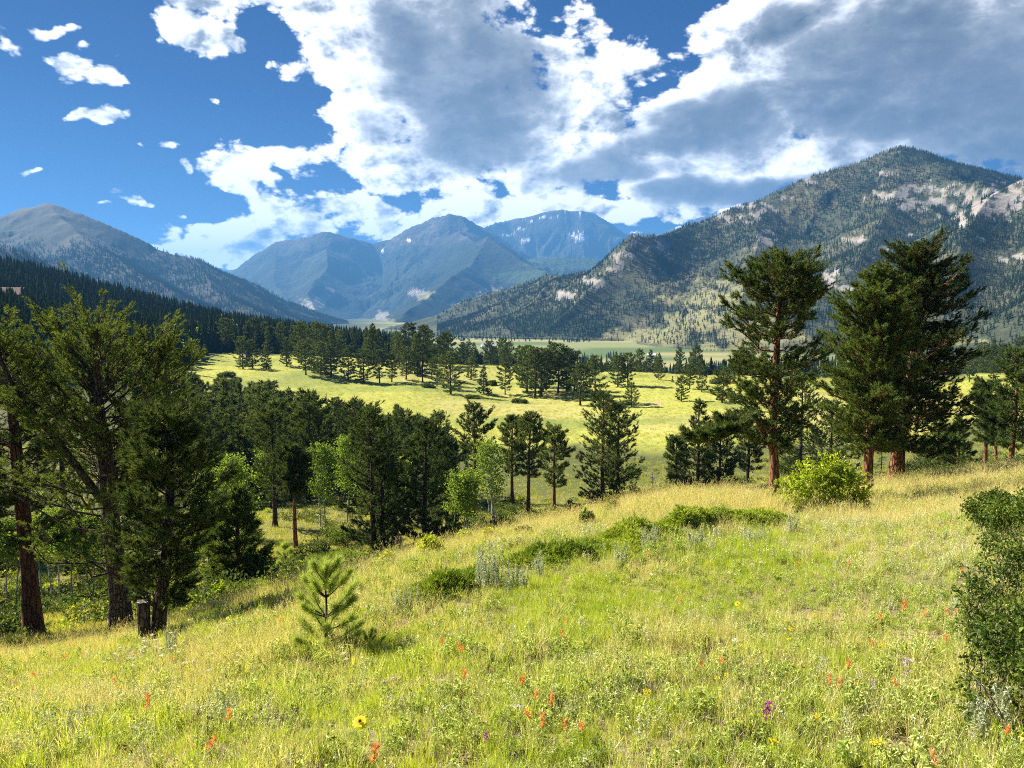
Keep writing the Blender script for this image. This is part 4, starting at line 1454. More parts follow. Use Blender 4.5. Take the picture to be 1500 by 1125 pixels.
def snag(seed, Ht):
    rng = np.random.default_rng(seed)
    mb = MB()
    zz = np.linspace(-0.3, Ht, 8)
    wb = np.cumsum(rng.normal(0, .012 * Ht, (8, 2)), 0)
    wb -= wb[0]
    pts = np.stack([wb[:, 0], wb[:, 1], zz], 1)
    mb.tube(pts, 0.014 * Ht * (1 - np.linspace(0, .9, 8)) + .015, 7, 0, True, .04, rng)
    br = mb
    for i in range(40):
        f = rng.uniform(.18, .98)
        p = path_at(pts, np.array([f]))[0]
        a = rng.uniform(0, 6.28)
        L = (1.05 - f) * Ht * 0.22 * rng.uniform(.4, 1) + .15
        d = np.array([math.cos(a), math.sin(a), rng.uniform(-.35, .25)])
        q = np.stack([p, p + d * L * .5 + rng.normal(0, .05, 3), p + d * L + (0, 0, -.1 * L)])
        br.tube(q, [0.025, 0.018, 0.008], 3, 0, False)
        kk = 5
        s = path_at(q, rng.uniform(.3, 1, kk))
        for c in s:
            e = c + rng.normal(0, .18, 3) * L
            br.tube([c, (c + e) / 2, e], [0.010, .008, 0.005], 3, 0, False)
    return mb, br


for i, (u, vb, vt, y0, label) in enumerate(DEADS):
    base = hit(u, vb, y0)
    Ht = (vb - vt) * base[1] / FPX
    mb, br = snag(50 + i, Ht)
    t = mb.build('dead_tree', M_DEADWOOD)
    t.location = base
    tag(t, label, 'dead tree', 'grey dead trees')

# ------------------------------------------------------------------ prototypes of the more distant pines, copied with their parts
def far_proto(kind, seed, Ht=12.0):
    if kind == 'pond':
        st = single(Ht, 0.22, 0.2, prof_ponderosa(0.27 * Ht), 44, seed)
    elif kind == 'dense':
        st = single(Ht, 0.22, 0.10, prof_dense(0.24 * Ht), 50, seed)
    else:
        st = single(Ht, 0.20, 0.05, prof_cone(0.20 * Ht), 54, seed)
    return conifer(st, seed, tufts=800, nn=11, stem_len=0.35, nl=0.48, nw=0.12, sides=6, twigs=False, e_lo=-0.15, e_hi=0.6, lateral=0.42)


PROTOS = {}
for kind in ('pond', 'dense', 'cone'):
    PROTOS[kind] = []
    for j in range(4):
        w_, c_ = far_proto(kind, 1000 + 31 * j + len(kind))
        mc = [M_NEEDLE, M_NEEDLE_D, M_NEEDLE, M_FIR][j]
        PROTOS[kind].append((w_.mesh('trunk', M_BARK_DARK, True), c_.mesh('crown', mc)))
_rng = np.random.default_rng(77)


def place_pine(x, y, Ht, kind, label, group, z=None):
    tr, cr = PROTOS[kind][_rng.integers(0, 4)]
    t = empty('pine_tree', (x, y, h1(x, y) if z is None else z), _rng.uniform(0, 6.28))
    s = Ht / 12.0
    t.scale = (s * _rng.uniform(.85, 1.15), s * _rng.uniform(.85, 1.15), s)
    link('trunk', tr, t)
    link('crown', cr, t)
    tag(t, label, 'tree', group)
    return t


# pines standing out on the sunlit meadow: (u, v base, v top, kind, label)
MEADOW_TREES = [
    (356, 541, 500, 'dense', 'pine at the edge of the first clump on the knoll'), (370, 540, 504, 'dense', 'pine in the middle of the first clump on the knoll'), (391, 541, 512, 'cone', 'small cone-shaped pine just past the first knoll clump'),
    (448, 549, 508, 'pond', 'meadow pine leading the second clump'), (470, 549, 508, 'dense', 'meadow pine inside the second clump'),
    (510, 557, 514, 'dense', 'broad pine casting a long shadow on the knoll'), (556, 561, 520, 'pond', 'open meadow pine, first of a loose pair'), (574, 560, 524, 'pond', 'open meadow pine, second of a loose pair'),
    (619, 560, 512, 'pond', 'pine beyond the lone pine, partly hidden by the tree line'), (660, 577, 524, 'dense', 'lone full pine in the middle of the meadow'), (709, 577, 541, 'cone', 'thin sparse pine alone in the meadow grass'),
    (740, 578, 538, 'pond', 'lone slim pine with a clear trunk on the meadow'), (740, 541, 513, 'pond', 'pine directly behind the lone slim pine'),
    (772, 573, 516, 'dense', 'pine at the near edge of the big meadow clump'), (784, 583, 522, 'dense', 'lowest pine of the big meadow clump'), (800, 572, 520, 'pond', 'pine inside the big meadow clump'), (817, 576, 514, 'pond', 'pine with open crown in the big meadow clump'), (830, 572, 520, 'dense', 'pine at the far edge of the big meadow clump'),
    (765, 566, 516, 'pond', 'pine at the rear corner of the big meadow clump'), (792, 579, 520, 'pond', 'pine hidden among the others of the big meadow clump'), (842, 578, 524, 'dense', 'pine closing the big meadow clump'), (460, 545, 512, 'cone', 'cone-shaped pine inside the second clump'), (485, 552, 512, 'dense', 'pine ending the second clump'), (533, 560, 518, 'dense', 'pine beside the broad pine of the knoll'), (595, 556, 516, 'pond', 'pine between the loose pair and the lone pine'),
    (850, 594, 542, 'pond', 'pine standing lower than the big meadow clump'), (872, 590, 530, 'dense', 'dark pine on the bank above the bare earth'), (905, 567, 528, 'dense', 'pine before the straight grey tree line'), (920, 566, 524, 'pond', 'tall pine before the straight grey tree line'),
    (925, 596, 565, 'dense', 'bushy pine beside the bare bank'), (998, 588, 556, 'dense', 'round bushy pine on the meadow past the bare bank'), (985, 560, 552, 'cone', 'tiny young pine on the meadow rim'),
    (1010, 570, 538, 'pond', 'open pine on the meadow towards the open ponderosa'), (1028, 574, 540, 'dense', 'darker pine next to the open one on the meadow'), (965, 556, 530, 'dense', 'pine above the bare bank of the meadow'), (690, 556, 528, 'dense', 'meadow pine behind the thin sparse one'), (640, 566, 530, 'pond', 'meadow pine just before the lone full pine'),
    (1058, 590, 545, 'dense', 'pine half hidden by the open ponderosa'), (300, 530, 508, 'cone', 'small pine on the knoll top'), (420, 536, 505, 'dense', 'pine rising from the knoll rim'), (1420, 560, 530, 'pond', 'pine at the meadow edge beyond the hilltop group'), (1455, 556, 532, 'dense', 'far pine at the edge of the farther meadow'),
]
for (u, vb, vt, kd, label) in MEADOW_TREES:
    p = hit(u, vb, 130, 420)
    t = place_pine(p[0], p[1], 1.15 * (vb - vt) * p[1] / FPX, kd, label, 'pines standing on the sunlit meadow')
    t.scale = (t.scale[0] * 1.3, t.scale[1] * 1.3, t.scale[2])


def far_pines(n, u0, u1, ymin, ymax, hts, kinds, label, group, seed, ok=None, tries=40, vtop=None):
    rng = np.random.default_rng(seed)
    got = []
    for _ in range(n * tries):
        if len(got) >= n:
            break
        u = rng.uniform(u0, u1)
        y = rng.uniform(ymin, ymax)
        a, _t = ray(u, 560)
        x = a * y
        if ok is not None and not ok(u, y, x):
            continue
        if any((x - g[0]) ** 2 + (y - g[1]) ** 2 < (2.6 + y * 0.006) ** 2 for g in got):
            continue
        Ht = rng.uniform(*hts)
        if vtop is not None:                      # the wood stays lower than the open meadow seen over it
            lim = (ray(u, np.interp(u, *vtop) + rng.exponential(14))[1]) * y - h1(x, y)
            Ht = min(Ht, lim)
            if Ht < 5.5:
                continue
        got.append((x, y))
        place_pine(x, y, Ht, kinds[rng.integers(0, len(kinds))], label, group)


# dark pines crowded between the slope and the meadow
far_pines(105, 225, 660, 88, 172, (9, 15.5), ('dense', 'pond', 'cone'), 'dark pine in the crowded wood between the forked pine and the meadow', 'pines crowded below the meadow', 5,
          lambda u, y, x: y < np.interp(u, [225, 300, 400, 470, 560, 660], [172, 170, 165, 142, 118, 96]), vtop=([225, 270, 300, 350, 400, 450, 500, 560, 620, 660], [520, 545, 556, 552, 560, 574, 588, 592, 602, 615]))
# the row behind the rim of the meadow
far_pines(85, 440, 1120, 352, 440, (10, 15.5), ('pond', 'cone', 'dense'), 'pine in the tree line behind the rim of the meadow', 'pines in the line behind the meadow', 6)
far_pines(34, 330, 660, 262, 372, (11, 16), ('dense', 'pond', 'cone'), 'pine at the upper rim of the knoll under the forest hill', 'pines on the upper rim of the knoll', 7,
          lambda u, y, x: y > np.interp(u, [330, 420, 440, 640, 660], [330, 330, 265, 265, 330]) and fbm(np.array([x * .03]), np.array([y * .03]), 91, 2)[0] > -0.1)
far_pines(18, 1390, 1560, 300, 420, (11, 17), ('pond', 'dense', 'cone'), 'far pine in the tree line past the hilltop group', 'pines in the line past the hilltop group', 8)

# unseen pines added outside the picture on the sun's side to shade the bench
for i, (x, y, Ht) in enumerate([(-24, 26, 13), (-36, 40, 14), (-44, 50, 15), (-58, 74, 15)]):
    place_pine(x, y, Ht, ('dense', 'pond')[i % 2], 'unseen pine added past the edge of the picture to shade the bench beside the reddish straight trunk', 'added shade pines past the edge of the picture')


# ------------------------------------------------------------------ forests that nobody could count
def conifer_lowpoly(seed, Ht, w, layers, blades, mat_seed=0):
    """a distant conifer: ragged whorls of drooping boughs round a stem"""
    rng = np.random.default_rng(seed)
    mb = MB()
    for l in range(layers):
        f = 0.06 + 0.94 * l / layers
        z = f * Ht
        r = w * (1 - f) ** 0.8 * rng.uniform(.8, 1.15) + 0.05 * w
        for b in range(blades):
            a = rng.uniform(0, 6.28)
            rr = r * rng.uniform(.7, 1.15)
            d = np.array([math.cos(a), math.sin(a), 0])
            s = np.array([-d[1], d[0], 0]) * rr * 0.55
            zt = Ht / layers * rng.uniform(1.1, 1.9)
            top = np.array([0, 0, z + zt])
            tip = d * rr + np.array([0, 0, z - 0.05 * Ht * rng.uniform(0, 1)])
            mb.add([top, tip - s * .6, tip + d * rr * .12 + (0, 0, -.02 * Ht), tip + s * .6], [[0, 1, 2], [0, 2, 3]])
    return mb


def round_lowpoly(seed, Ht, w, n, size):
    rng = np.random.default_rng(seed)
    mb = MB()
    d = unit(rng.normal(0, 1, (n, 3)))
    P = d * rng.uniform(.5, 1, n)[:, None] * np.array([w, w, Ht * .4]) + np.array([0, 0, Ht * .58])
    leaves(mb, P, size, rng, 0, .3, .9, d)
    return mb


def scatter_pts(grid, tree, n, seed):
    """random points on a mountain grid, thicker where the tree mask is high, by true area"""
    rng = np.random.default_rng(seed)
    nr, nc = tree.shape
    a = grid[1:, 1:] - grid[:-1, :-1]
    b = grid[1:, :-1] - grid[:-1, 1:]
    area = np.linalg.norm(np.cross(a, b), axis=2) * 0.5
    ok = (grid[:-1, :-1, 2] > BASE + 2)
    w = (area * np.clip(tree[:-1, :-1], 0, 1) * ok).ravel()
    k = rng.choice(len(w), n, p=w / w.sum())
    i, j = k // (nc - 1), k % (nc - 1)
    s, t = rng.uniform(0, 1, n)[:, None], rng.uniform(0, 1, n)[:, None]
    return (grid[i, j] * (1 - s) + grid[i + 1, j] * s) * (1 - t) + (grid[i, j + 1] * (1 - s) + grid[i + 1, j + 1] * s) * t


FAR_PROTO = [proto('far_conifer', conifer_lowpoly(2000 + i, 10.0, 1.9 + .25 * i, 5, 4), M_FARTREE) for i in range(4)]
_r = np.random.default_rng(9)
# trees on the granite mountain and on the hazy one
o_, g_, t_ = GR['right']
pts = scatter_pts(g_, t_, 120000, 21)
u_, v_ = project(pts[:, 0], pts[:, 1], pts[:, 2])
pts = pts[(u_ > 640) & (u_ < 1620)]
scatter('forest', 'conifer forest covering the granite mountain', pts - np.array([0, 0, .5]), FAR_PROTO, _r.uniform(0.5, 1.0, len(pts)) * _r.uniform(.8, 1.25, len(pts)), seed=1, tilt=0.02)
o_, g_, t_ = GR['left']
pts = scatter_pts(g_, t_, 75000, 22)
u_, v_ = project(pts[:, 0], pts[:, 1], pts[:, 2])
pts = pts[(u_ > -400) & (u_ < 640)]
scatter('forest', 'conifer forest on the flanks of the hazy mountain', pts - np.array([0, 0, .5]), FAR_PROTO, _r.uniform(0.9, 1.7, len(pts)), seed=2, tilt=0.02)

# the dark forest on the hill at the left
HILL_PROTO = [proto('hill_conifer', conifer_lowpoly(2100 + i, 13.0, 1.9 + .22 * i, 15, 9), M_FOREST) for i in range(5)] + [proto('hill_aspen', round_lowpoly(2200, 9, 2.6, 260, .8), M_ASPEN)]


def hill_points():
    rng = np.random.default_rng(31)
    n = 34000
    y = np.exp(rng.uniform(math.log(170), math.log(900), n))
    u = rng.uniform(-430, 760, n)
    keep = rng.uniform(0, 1, n) < (y / 900) ** 1.0
    y, u = y[keep], u[keep]
    a = np.array([ray(q, 520)[0] for q in u])
    x = a * y
    lim = np.interp(u, [-430, 200, 270, 320, 420, 520, 640, 700, 760], [130, 210, 275, 345, 362, 372, 400, 430, 470])
    far = np.interp(u, [-160, 500, 600, 760], [900, 900, 820, 620])
    k = (y > lim) & (y < far)
    x, y, u = x[k], y[k], u[k]
    z = H(x, y)
    pick = rng.integers(0, 5, len(x))
    asp = (rng.uniform(0, 1, len(x)) < 0.35) & (fbm(x / 40, y / 40, 55, 3) > 0.18) & (u > 250) & (u < 460)
    pick[asp] = 5
    return np.stack([x, y, z - 0.2], 1), pick


hp, hpick = hill_points()
scatter('forest', 'dark conifer forest covering the hill beyond the forked pine', hp, HILL_PROTO, _r.uniform(0.65, 1.25, len(hp)), pick=hpick, seed=3, tilt=0.025)


# woods of the valley floor and behind the meadow
def valley_points():
    rng = np.random.default_rng(33)
    out = []
    # scattered groves along the river flats
    n = 16000
    y = rng.uniform(620, 2300, n)
    u = rng.uniform(560, 1600, n)
    a = np.array([ray(q, 520)[0] for q in u])
    x = a * y
    dens = sstep(fbm(x / 120, y / 260, 57, 4), 0.12, 0.35)
    dens = np.maximum(dens, sstep(y, 1500, 1800) * .8)
    dens = np.maximum(dens * (y > 700), 0)
    k = (rng.uniform(0, 1, n) < dens * 0.7)
    out.append(np.stack([x[k], y[k]], 1))
    # the wood falling away behind the rim of the meadow
    n = 4200
    y = rng.uniform(385, 560, n)
    u = rng.uniform(440, 1620, n)
    a = np.array([ray(q, 520)[0] for q in u])
    k = rng.uniform(0, 1, n) < np.interp(u, [440, 640, 700, 950, 1100, 1620], [1, .95, .7, .45, .6, .9])
    out.append(np.stack([(a * y)[k], y[k]], 1))
    p = np.concatenate(out)
    return np.stack([p[:, 0], p[:, 1], H(p[:, 0], p[:, 1]) - .2], 1)


vp = valley_points()
scatter('forest', 'scattered groves on the flat valley floor behind the meadow', vp, HILL_PROTO[:5], np.where(vp[:, 1] < 600, 1.15, .8) * _r.uniform(0.55, 1.1, len(vp)), seed=4, tilt=0.02)


# ------------------------------------------------------------------ houses
def house(name, loc, rz, L, W, hw, hr, m_wall, m_roof, label):
    t = empty(name, loc, rz)
    mb = MB()
    a, b = L / 2, W / 2
    v = [(-a, -b, -1), (a, -b, -1), (a, b, -1), (-a, b, -1), (-a, -b, hw), (a, -b, hw), (a, b, hw), (-a, b, hw), (-a, 0, hw + hr), (a, 0, hw + hr)]
    mb.add(v, [[0, 1, 5, 4], [2, 3, 7, 6]])
    mb.add(v, [[1, 2, 6], [1, 6, 9], [1, 9, 5], [3, 0, 4], [3, 4, 8], [3, 8, 7]])
    mb.build('wall', m_wall, t)
    rf = MB()
    for s in (-1, 1):
        e = 0.5
        q = [(-a - e, s * (b + e), hw - e * hr / b), (a + e, s * (b + e), hw - e * hr / b), (a + e, 0, hw + hr + .05), (-a - e, 0, hw + hr + .05)]
        q2 = [(x, y, z + 0.2) for x, y, z in q]
        rf.add(q + q2, [[0, 1, 2, 3], [7, 6, 5, 4], [0, 4, 5, 1], [1, 5, 6, 2], [3, 2, 6, 7], [0, 3, 7, 4]])
    rf.build('roof', m_roof, t)
    for sx in (-0.28, 0.0, 0.28):
        wb = MB()
        x0, z0, z1 = sx * L, hw * .35, hw * .8
        wb.add([(x0 - .5, -b - .04, z0), (x0 + .5, -b - .04, z0), (x0 + .5, -b - .04, z1), (x0 - .5, -b - .04, z1), (x0 - .5, -b + .02, z0), (x0 + .5, -b + .02, z0), (x0 + .5, -b + .02, z1), (x0 - .5, -b + .02, z1)],
               [[0, 1, 2, 3], [0, 4, 5, 1], [1, 5, 6, 2], [2, 6, 7, 3], [3, 7, 4, 0]])
        wb.build('window' if sx else 'door', M_GLASS, t)
    tag(t, label, 'house')
    return t


def plain(name, c, rough=0.8):
    m, nt, out = new_mat(name)
    b = nt.new('ShaderNodeBsdfPrincipled')
    geo = nt.new('ShaderNodeNewGeometry')
    n = nt.noise(geo.outputs['Position'], 3.0, 4.0)
    nt.put(b.inputs['Base Color'], nt.vmath('SCALE', rgba(c)[:3], nt.mapr(n, .3, .7, .75, 1.25)))
    b.inputs['Roughness'].default_value = rough
    nt.l.new(b.outputs[0], out.inputs[0])
    return m


M_GLASS = plain('window_glass', (0.04, 0.05, 0.06), 0.15)
M_WHITE = plain('white_wall', (0.75, 0.74, 0.70))
M_LOG = plain('log_wall', (0.22, 0.11, 0.06))
M_ROOF = plain('brown_roof', (0.26, 0.13, 0.09))
M_ROOFG = plain('pale_roof', (0.55, 0.55, 0.55))
p = at_depth(716, 503, 1320)
house('lodge', p, 0.2, 26, 12, 4.5, 3.5, M_WHITE, M_ROOFG, 'white lodge with a pale roof on the far valley floor')
p = at_depth(955, 512, 1080)
house('cabin', p, -0.4, 12, 8, 3, 2.4, M_WHITE, M_ROOFG, 'small white cabin at the foot of the granite mountain')
p = at(12, 452, 405)
house('cabin', (p[0], p[1], h1(p[0], p[1]) + 3.0), 0.3, 15, 10, 5.5, 3.6, M_LOG, M_ROOF, 'reddish-brown log cabin in the dark forest hill')


# ------------------------------------------------------------------ shrubs
def mound(rng, n, rx, ry, rz, sink=0.4):
    out = []
    for i in range(n):
        a, q = rng.uniform(0, 6.28), math.sqrt(rng.uniform(0, 1))
        k = rng.uniform(.28, .5)
        out.append((math.cos(a) * q * rx * .75, math.sin(a) * q * ry * .75, rz * (1 - .55 * q * q) * rng.uniform(.45, .75), rx * k, ry * k, rz * k * 1.1))
    return out


# the bright bush in front of the ponderosas
b = hit(1205, 756, 18)
k = b[1] / FPX
rng = np.random.default_rng(61)
lum = [(-48 * k, 0, 34 * k, 28 * k, 28 * k, 24 * k), (-22 * k, .1, 52 * k, 24 * k, 28 * k, 24 * k), (6 * k, -.1, 66 * k, 24 * k, 24 * k, 22 * k), (22 * k, .1, 60 * k, 18 * k, 20 * k, 20 * k), (35 * k, 0, 40 * k, 28 * k, 28 * k, 28 * k), (50 * k, 0, 22 * k, 20 * k, 22 * k, 20 * k), (0, -.4, 28 * k, 42 * k, 22 * k, 20 * k), (-52 * k, 0, 16 * k, 20 * k, 20 * k, 12 * k)]
w_, c_ = bush_mesh(lum, 8200, 0.115, 62, 70, 0.35, 0.014, gap=.05, shoots=150)
t = shrub_thing('leafy_bush', b, w_, c_, M_BARK_DARK, M_BUSH)
tag(t, 'bright yellow-green leafy bush at the foot of the open ponderosa', 'bush')

# the low dark currant bush that fills the lower right of the picture
def spreading_bush(spots, h, n_leaf, size, label, seed, mat, y0, gap):
    base = hit(*spots[0][:2], y0)
    lum, foot = [], []
    rng = np.random.default_rng(seed)
    for (u, v, r) in spots:
        g = hit(u, v, y0) - base
        foot.append((g[0], g[1], g[2]))
        for q in range(5):
            lum.append((g[0] + rng.normal(0, .13), g[1] + rng.normal(0, .13), g[2] + h * rng.uniform(.15, 1.0), r * rng.uniform(.3, .75), r * rng.uniform(.3, .75), h * rng.uniform(.15, .38)))
    wood, crown = bush_mesh([(a, b, c + 3, d, e, f) for a, b, c, d, e, f in lum], n_leaf, size, seed, 0, .2, .005, None, .25, gap, int(n_leaf / 60))
    for vv in wood.v:
        vv[:, 2] -= 3.0
    for vv in crown.v:
        vv[:, 2] -= 3.0
    c2, w2 = crown, wood
    for i in range(len(lum) * 5):
        L = np.array(lum[i % len(lum)])
        f = np.array(foot[(i % len(lum)) // 5]) + np.append(rng.normal(0, .07, 2), -.03)
        t = L[:3] + unit(rng.normal(0, 1, 3)) * L[3:] * rng.uniform(.4, 1.15)
        p = smooth_path([f, (f + t) / 2 + rng.normal(0, .05, 3), t], 6)
        w2.tube(p, np.linspace(.006, .002, 6), 4, 0, False)
    t = shrub_thing('currant_bush', base, w2, c2, M_DEADWOOD, mat)
    tag(t, label, 'bush')


spreading_bush([(1455, 1000, .26), (1450, 900, .24), (1495, 880, .30), (1435, 955, .2), (1490, 950, .30), (1500, 1030, .3), (1445, 1055, .22), (1520, 1090, .3), (1475, 850, .3), (1530, 960, .3)],
               .58, 19000, .038, 'dark green small-leaved bush with bare twigs, close to the lens at the picture edge', 63, M_BUSH_D, 3, .10)
spreading_bush([(1480, 790, .55), (1440, 785, .45), (1510, 775, .6), (1465, 765, .5), (1530, 800, .6)],
               .55, 15000, .055, 'spreading dark bush with orange flowers along its top, above the small-leaved bush', 64, M_BUSH_D, 6, .0)


JUNIPERS = []


def juniper(u0, v0, u1, v1, y0, hgt, depth, label, seed, n=5200):
    """low mat of upturned juniper sprays between two picture points"""
    rng = np.random.default_rng(seed)
    n = int(n * 1.35)
    a, b = hit(u0, v0, y0), hit(u1, v1, y0)
    c = (a + b) / 2
    L = np.linalg.norm(b - a)
    t = empty('juniper_shrub', c)
    d = (b - a) / L
    nrm = np.array([-d[1], d[0], 0.0])
    s = rng.uniform(-.5, .5, n)
    q = rng.normal(0, .36, n)
    x = a[0] + (b - a)[0] * (s + .5) + nrm[0] * q * depth
    y = a[1] + (b - a)[1] * (s + .5) + nrm[1] * q * depth
    lump = 0.50 + 1.1 * fbm(x * 1.5, y * 1.5, seed, 4)
    edge = np.clip(1 - (2 * np.abs(s)) ** 4, 0, 1) * np.exp(-q * q * 2.2)
    top = hgt * np.clip(lump, .12, 1.5) * edge
    z = H(x, y) + top * rng.uniform(.15, 1.0, n) ** .6
    P = np.stack([x, y, z], 1) - c
    ax = np.stack([rng.normal(0, .6, n), rng.normal(0, .6, n), rng.uniform(.3, 1, n)], 1) + nrm[None] * np.sign(q)[:, None] * .4
    cr, wd = MB(), MB()
    needles(cr, P, ax, 14, 0.15, 0.085, 0.017, rng, 0, .75)
    JUNIPERS.append((a, b, depth))
    for i in range(0, n, 60):
        f = P[i] - np.array([rng.normal(0, .25), rng.normal(0, .25), max(z[i] - h1(x[i], y[i]), .05)])
        wd.tube([f, (f + P[i]) / 2 + rng.normal(0, .05, 3), P[i]], [.016, .012, .006], 4, 0, False)
    wd.build('stems', M_DEADWOOD, t)
    cr.build('foliage', M_JUNIPER, t)
    tag(t, label, 'juniper', 'low junipers on the hillside')
    return t


juniper(606, 892, 704, 856, 8, .36, .5, 'small dark juniper mat, lowest one, near the silvery sage', 71, 3000)
juniper(770, 834, 880, 806, 9, .46, .7, 'juniper mat directly above the silvery sage clump', 72, 3600)
juniper(870, 812, 985, 782, 11, .52, .8, 'juniper mat in the middle of the long juniper bank', 73, 4600)
juniper(970, 790, 1085, 770, 14, .56, .85, 'taller juniper mat reaching towards the bright bush', 74, 4600)
juniper(1070, 780, 1150, 768, 15, .48, .8, 'juniper mat at the top end of the bank by the bright bush', 75, 3400)
juniper(300, 893, 420, 862, 14, .6, 1.8, 'green juniper mat on the slope edge below the young broad pine', 76, 4800)
juniper(436, 838, 545, 815, 20, .55, 2.0, 'dark juniper mat before the double-trunked pine', 77, 4200)

# small shrubs dotted about: (u, v, y0, width px, height px, material, label)
SHRUBS = [
    (632, 815, 18, 44, 36, M_BUSH, 'small bright shrub next to the grey stump'),
    (718, 795, 20, 34, 18, M_BUSH, 'tiny bright shrub on the brow above the dense firs'),
    (770, 787, 20, 34, 12, M_SCRUB, 'low dull shrub on the straw-coloured brow'),
    (856, 773, 20, 32, 22, M_SCRUB, 'round dull-green shrub alone in the dry grass'),
    (900, 752, 20, 30, 14, M_SCRUB, 'low shrub where the brow meets the tall bench-edge pines'),
    (680, 800, 20, 26, 20, M_BUSH, 'leafy shrub between two others on the brow'),
    (566, 838, 20, 30, 18, M_BUSH, 'yellowish shrub beside the foot of the double-trunked pine'),
    (325, 888, 15, 42, 26, M_BUSH, 'yellow-green round shrub below the young broad pine'),
    (272, 893, 16, 50, 40, M_BUSH_D, 'dull green shrub behind the sawn stub'),
    (385, 858, 18, 70, 40, M_BUSH_D, 'dark green shrub to the side of the young broad pine'),
    (878, 745, 45, 34, 26, M_FIR, 'dark young shrub at the foot of the tall bench-edge pine'),
    (930, 742, 45, 36, 24, M_SCRUB, 'grey-green shrub past the tall bench-edge pine'),
    (838, 752, 45, 24, 20, M_FIR, 'small dark shrub by the round-headed pine'),
    (740, 778, 40, 50, 26, M_SCRUB, 'scrubby shrub under the pale aspen clump'),
    (700, 785, 35, 40, 24, M_SCRUB, 'scrubby shrub under the low aspen clump'),
    (660, 800, 30, 40, 30, M_BUSH_D, 'shrub in the shade of the dense fir'),
    (1040, 728, 34, 60, 10, M_SCRUB, 'low green shrub in the dry grass below the dark bushy pine'),
    (952, 730, 36, 40, 12, M_SCRUB, 'low shrub on the dry brow beyond the juniper bank'),
    (500, 800, 35, 60, 30, M_BUSH_D, 'dark shrub on the shaded bench by the red bare trunk'),
    (468, 815, 30, 50, 26, M_SCRUB, 'dull shrub below the red bare trunk'),
    (1160, 700, 45, 60, 26, M_BUSH_D, 'dark shrub filling the gap behind the bright bush'),
    (1350, 695, 45, 50, 24, M_SCRUB, 'shrub at the foot of the tallest dark pine'),
    (630, 568, 130, 26, 6, M_SCRUB, 'low bush on the meadow short of the lone full pine'),
    (690, 585, 130, 22, 5, M_SCRUB, 'flat bush on the open meadow below the thin sparse pine'),
    (760, 590, 130, 22, 6, M_SCRUB, 'flat bush on the open meadow under the big clump'),
    (722, 565, 130, 14, 7, M_SCRUB, 'dark bush between the thin pine and the slim pine'),
    (332, 552, 130, 26, 6, M_SCRUB, 'dark bush on the pale knoll side'),
    (1055, 562, 130, 26, 7, M_SCRUB, 'dark bush near the far bank of the meadow'),
]
for i, (u, v, y0, wp, hp_, mt, label) in enumerate(SHRUBS):
    b = hit(u, v, y0)
    k = b[1] / FPX
    rng = np.random.default_rng(300 + i)
    rx, hz = wp * k * .5, hp_ * k
    n = int(np.clip(1100 * (rx + .3), 500, 2600))
    w_, c_ = bush_mesh(mound(rng, 6, rx, max(rx * .8, .2), hz), n, np.clip(0.075 + 0.0012 * b[1], .06, .5), 320 + i, 14, .35, 0.012, shoots=26)
    t = shrub_thing('shrub', b, w_, c_, M_BARK_DARK, mt)
    tag(t, label, 'shrub', 'small shrubs')


# undergrowth on the bench floor
def under_proto(seed, mat, r, h, n, size):
    rng = np.random.default_rng(seed)
    w_, c_ = bush_mesh(mound(rng, 5, r, r, h), n, size, seed, 0, .3)
    return proto('low_growth', c_, mat)


UNDER = [under_proto(1, M_BUSH_D, .7, .6, 260, .13), under_proto(2, M_SCRUB, .8, .5, 240, .14), under_proto(3, M_BUSH, .5, .4, 180, .12), under_proto(4, M_SCRUB, 1.0, .7, 320, .15)]
rng = np.random.default_rng(88)
n = 5200
y = np.exp(rng.uniform(math.log(20), math.log(120), n))
u = rng.uniform(-150, 1620, n)
x = np.array([ray(q, 800)[0] for q in u]) * y
k = (near_side(x, y) < 0.02) & (fbm(x * .12, y * .12, 45, 4) > np.interp(u, [-150, 300, 420, 1620], [-.25, -.2, .02, .10]))
x, y = x[k], y[k]
scatter('undergrowth', 'low leafy undergrowth on the shaded bench under the trees', np.stack([x, y, H(x, y) - .05], 1), UNDER, rng.uniform(.5, 1.3, len(x)), seed=5)


# ------------------------------------------------------------------ grass and herbs of the hillside
def blades(mb, P, L, w, lean, rng, mat=0, droop=0.5):
    """curved blades rising from the points P"""
    P = np.asarray(P, float)
    N = len(P)
    L = np.broadcast_to(L, (N,))[:, None]
    a = rng.uniform(0, 6.28, N)
    d = np.stack([np.cos(a), np.sin(a), np.zeros(N)], 1)
    ln = np.abs(rng.normal(0, lean, N))[:, None]
    up = np.array([[0, 0, 1.0]])
    m = P + (up * np.cos(ln) + d * np.sin(ln)) * L * 0.5
    l2 = ln * (1 + droop) + 0.15
    t = m + (up * np.cos(l2) + d * np.sin(l2)) * L * 0.5
    b = rng.uniform(0, 6.28, N)
    s = np.stack([np.cos(b), np.sin(b), np.zeros(N)], 1) * (w * 0.5)
    v = np.stack([P - s, P + s, m + s * .75, m - s * .75, t], 1).reshape(-1, 3)
    k = np.arange(N)[:, None] * 5
    mb.add(v, k + np.array([[0, 1, 2, 3]]), mat)
    mb.add(v * 0 + v, k + np.array([[3, 2, 4]]), mat)


def disc(rng, n, r):
    a, q = rng.uniform(0, 6.28, n), np.sqrt(rng.uniform(0, 1, n)) * r
    return np.stack([np.cos(a) * q, np.sin(a) * q, np.full(n, -0.01)], 1)


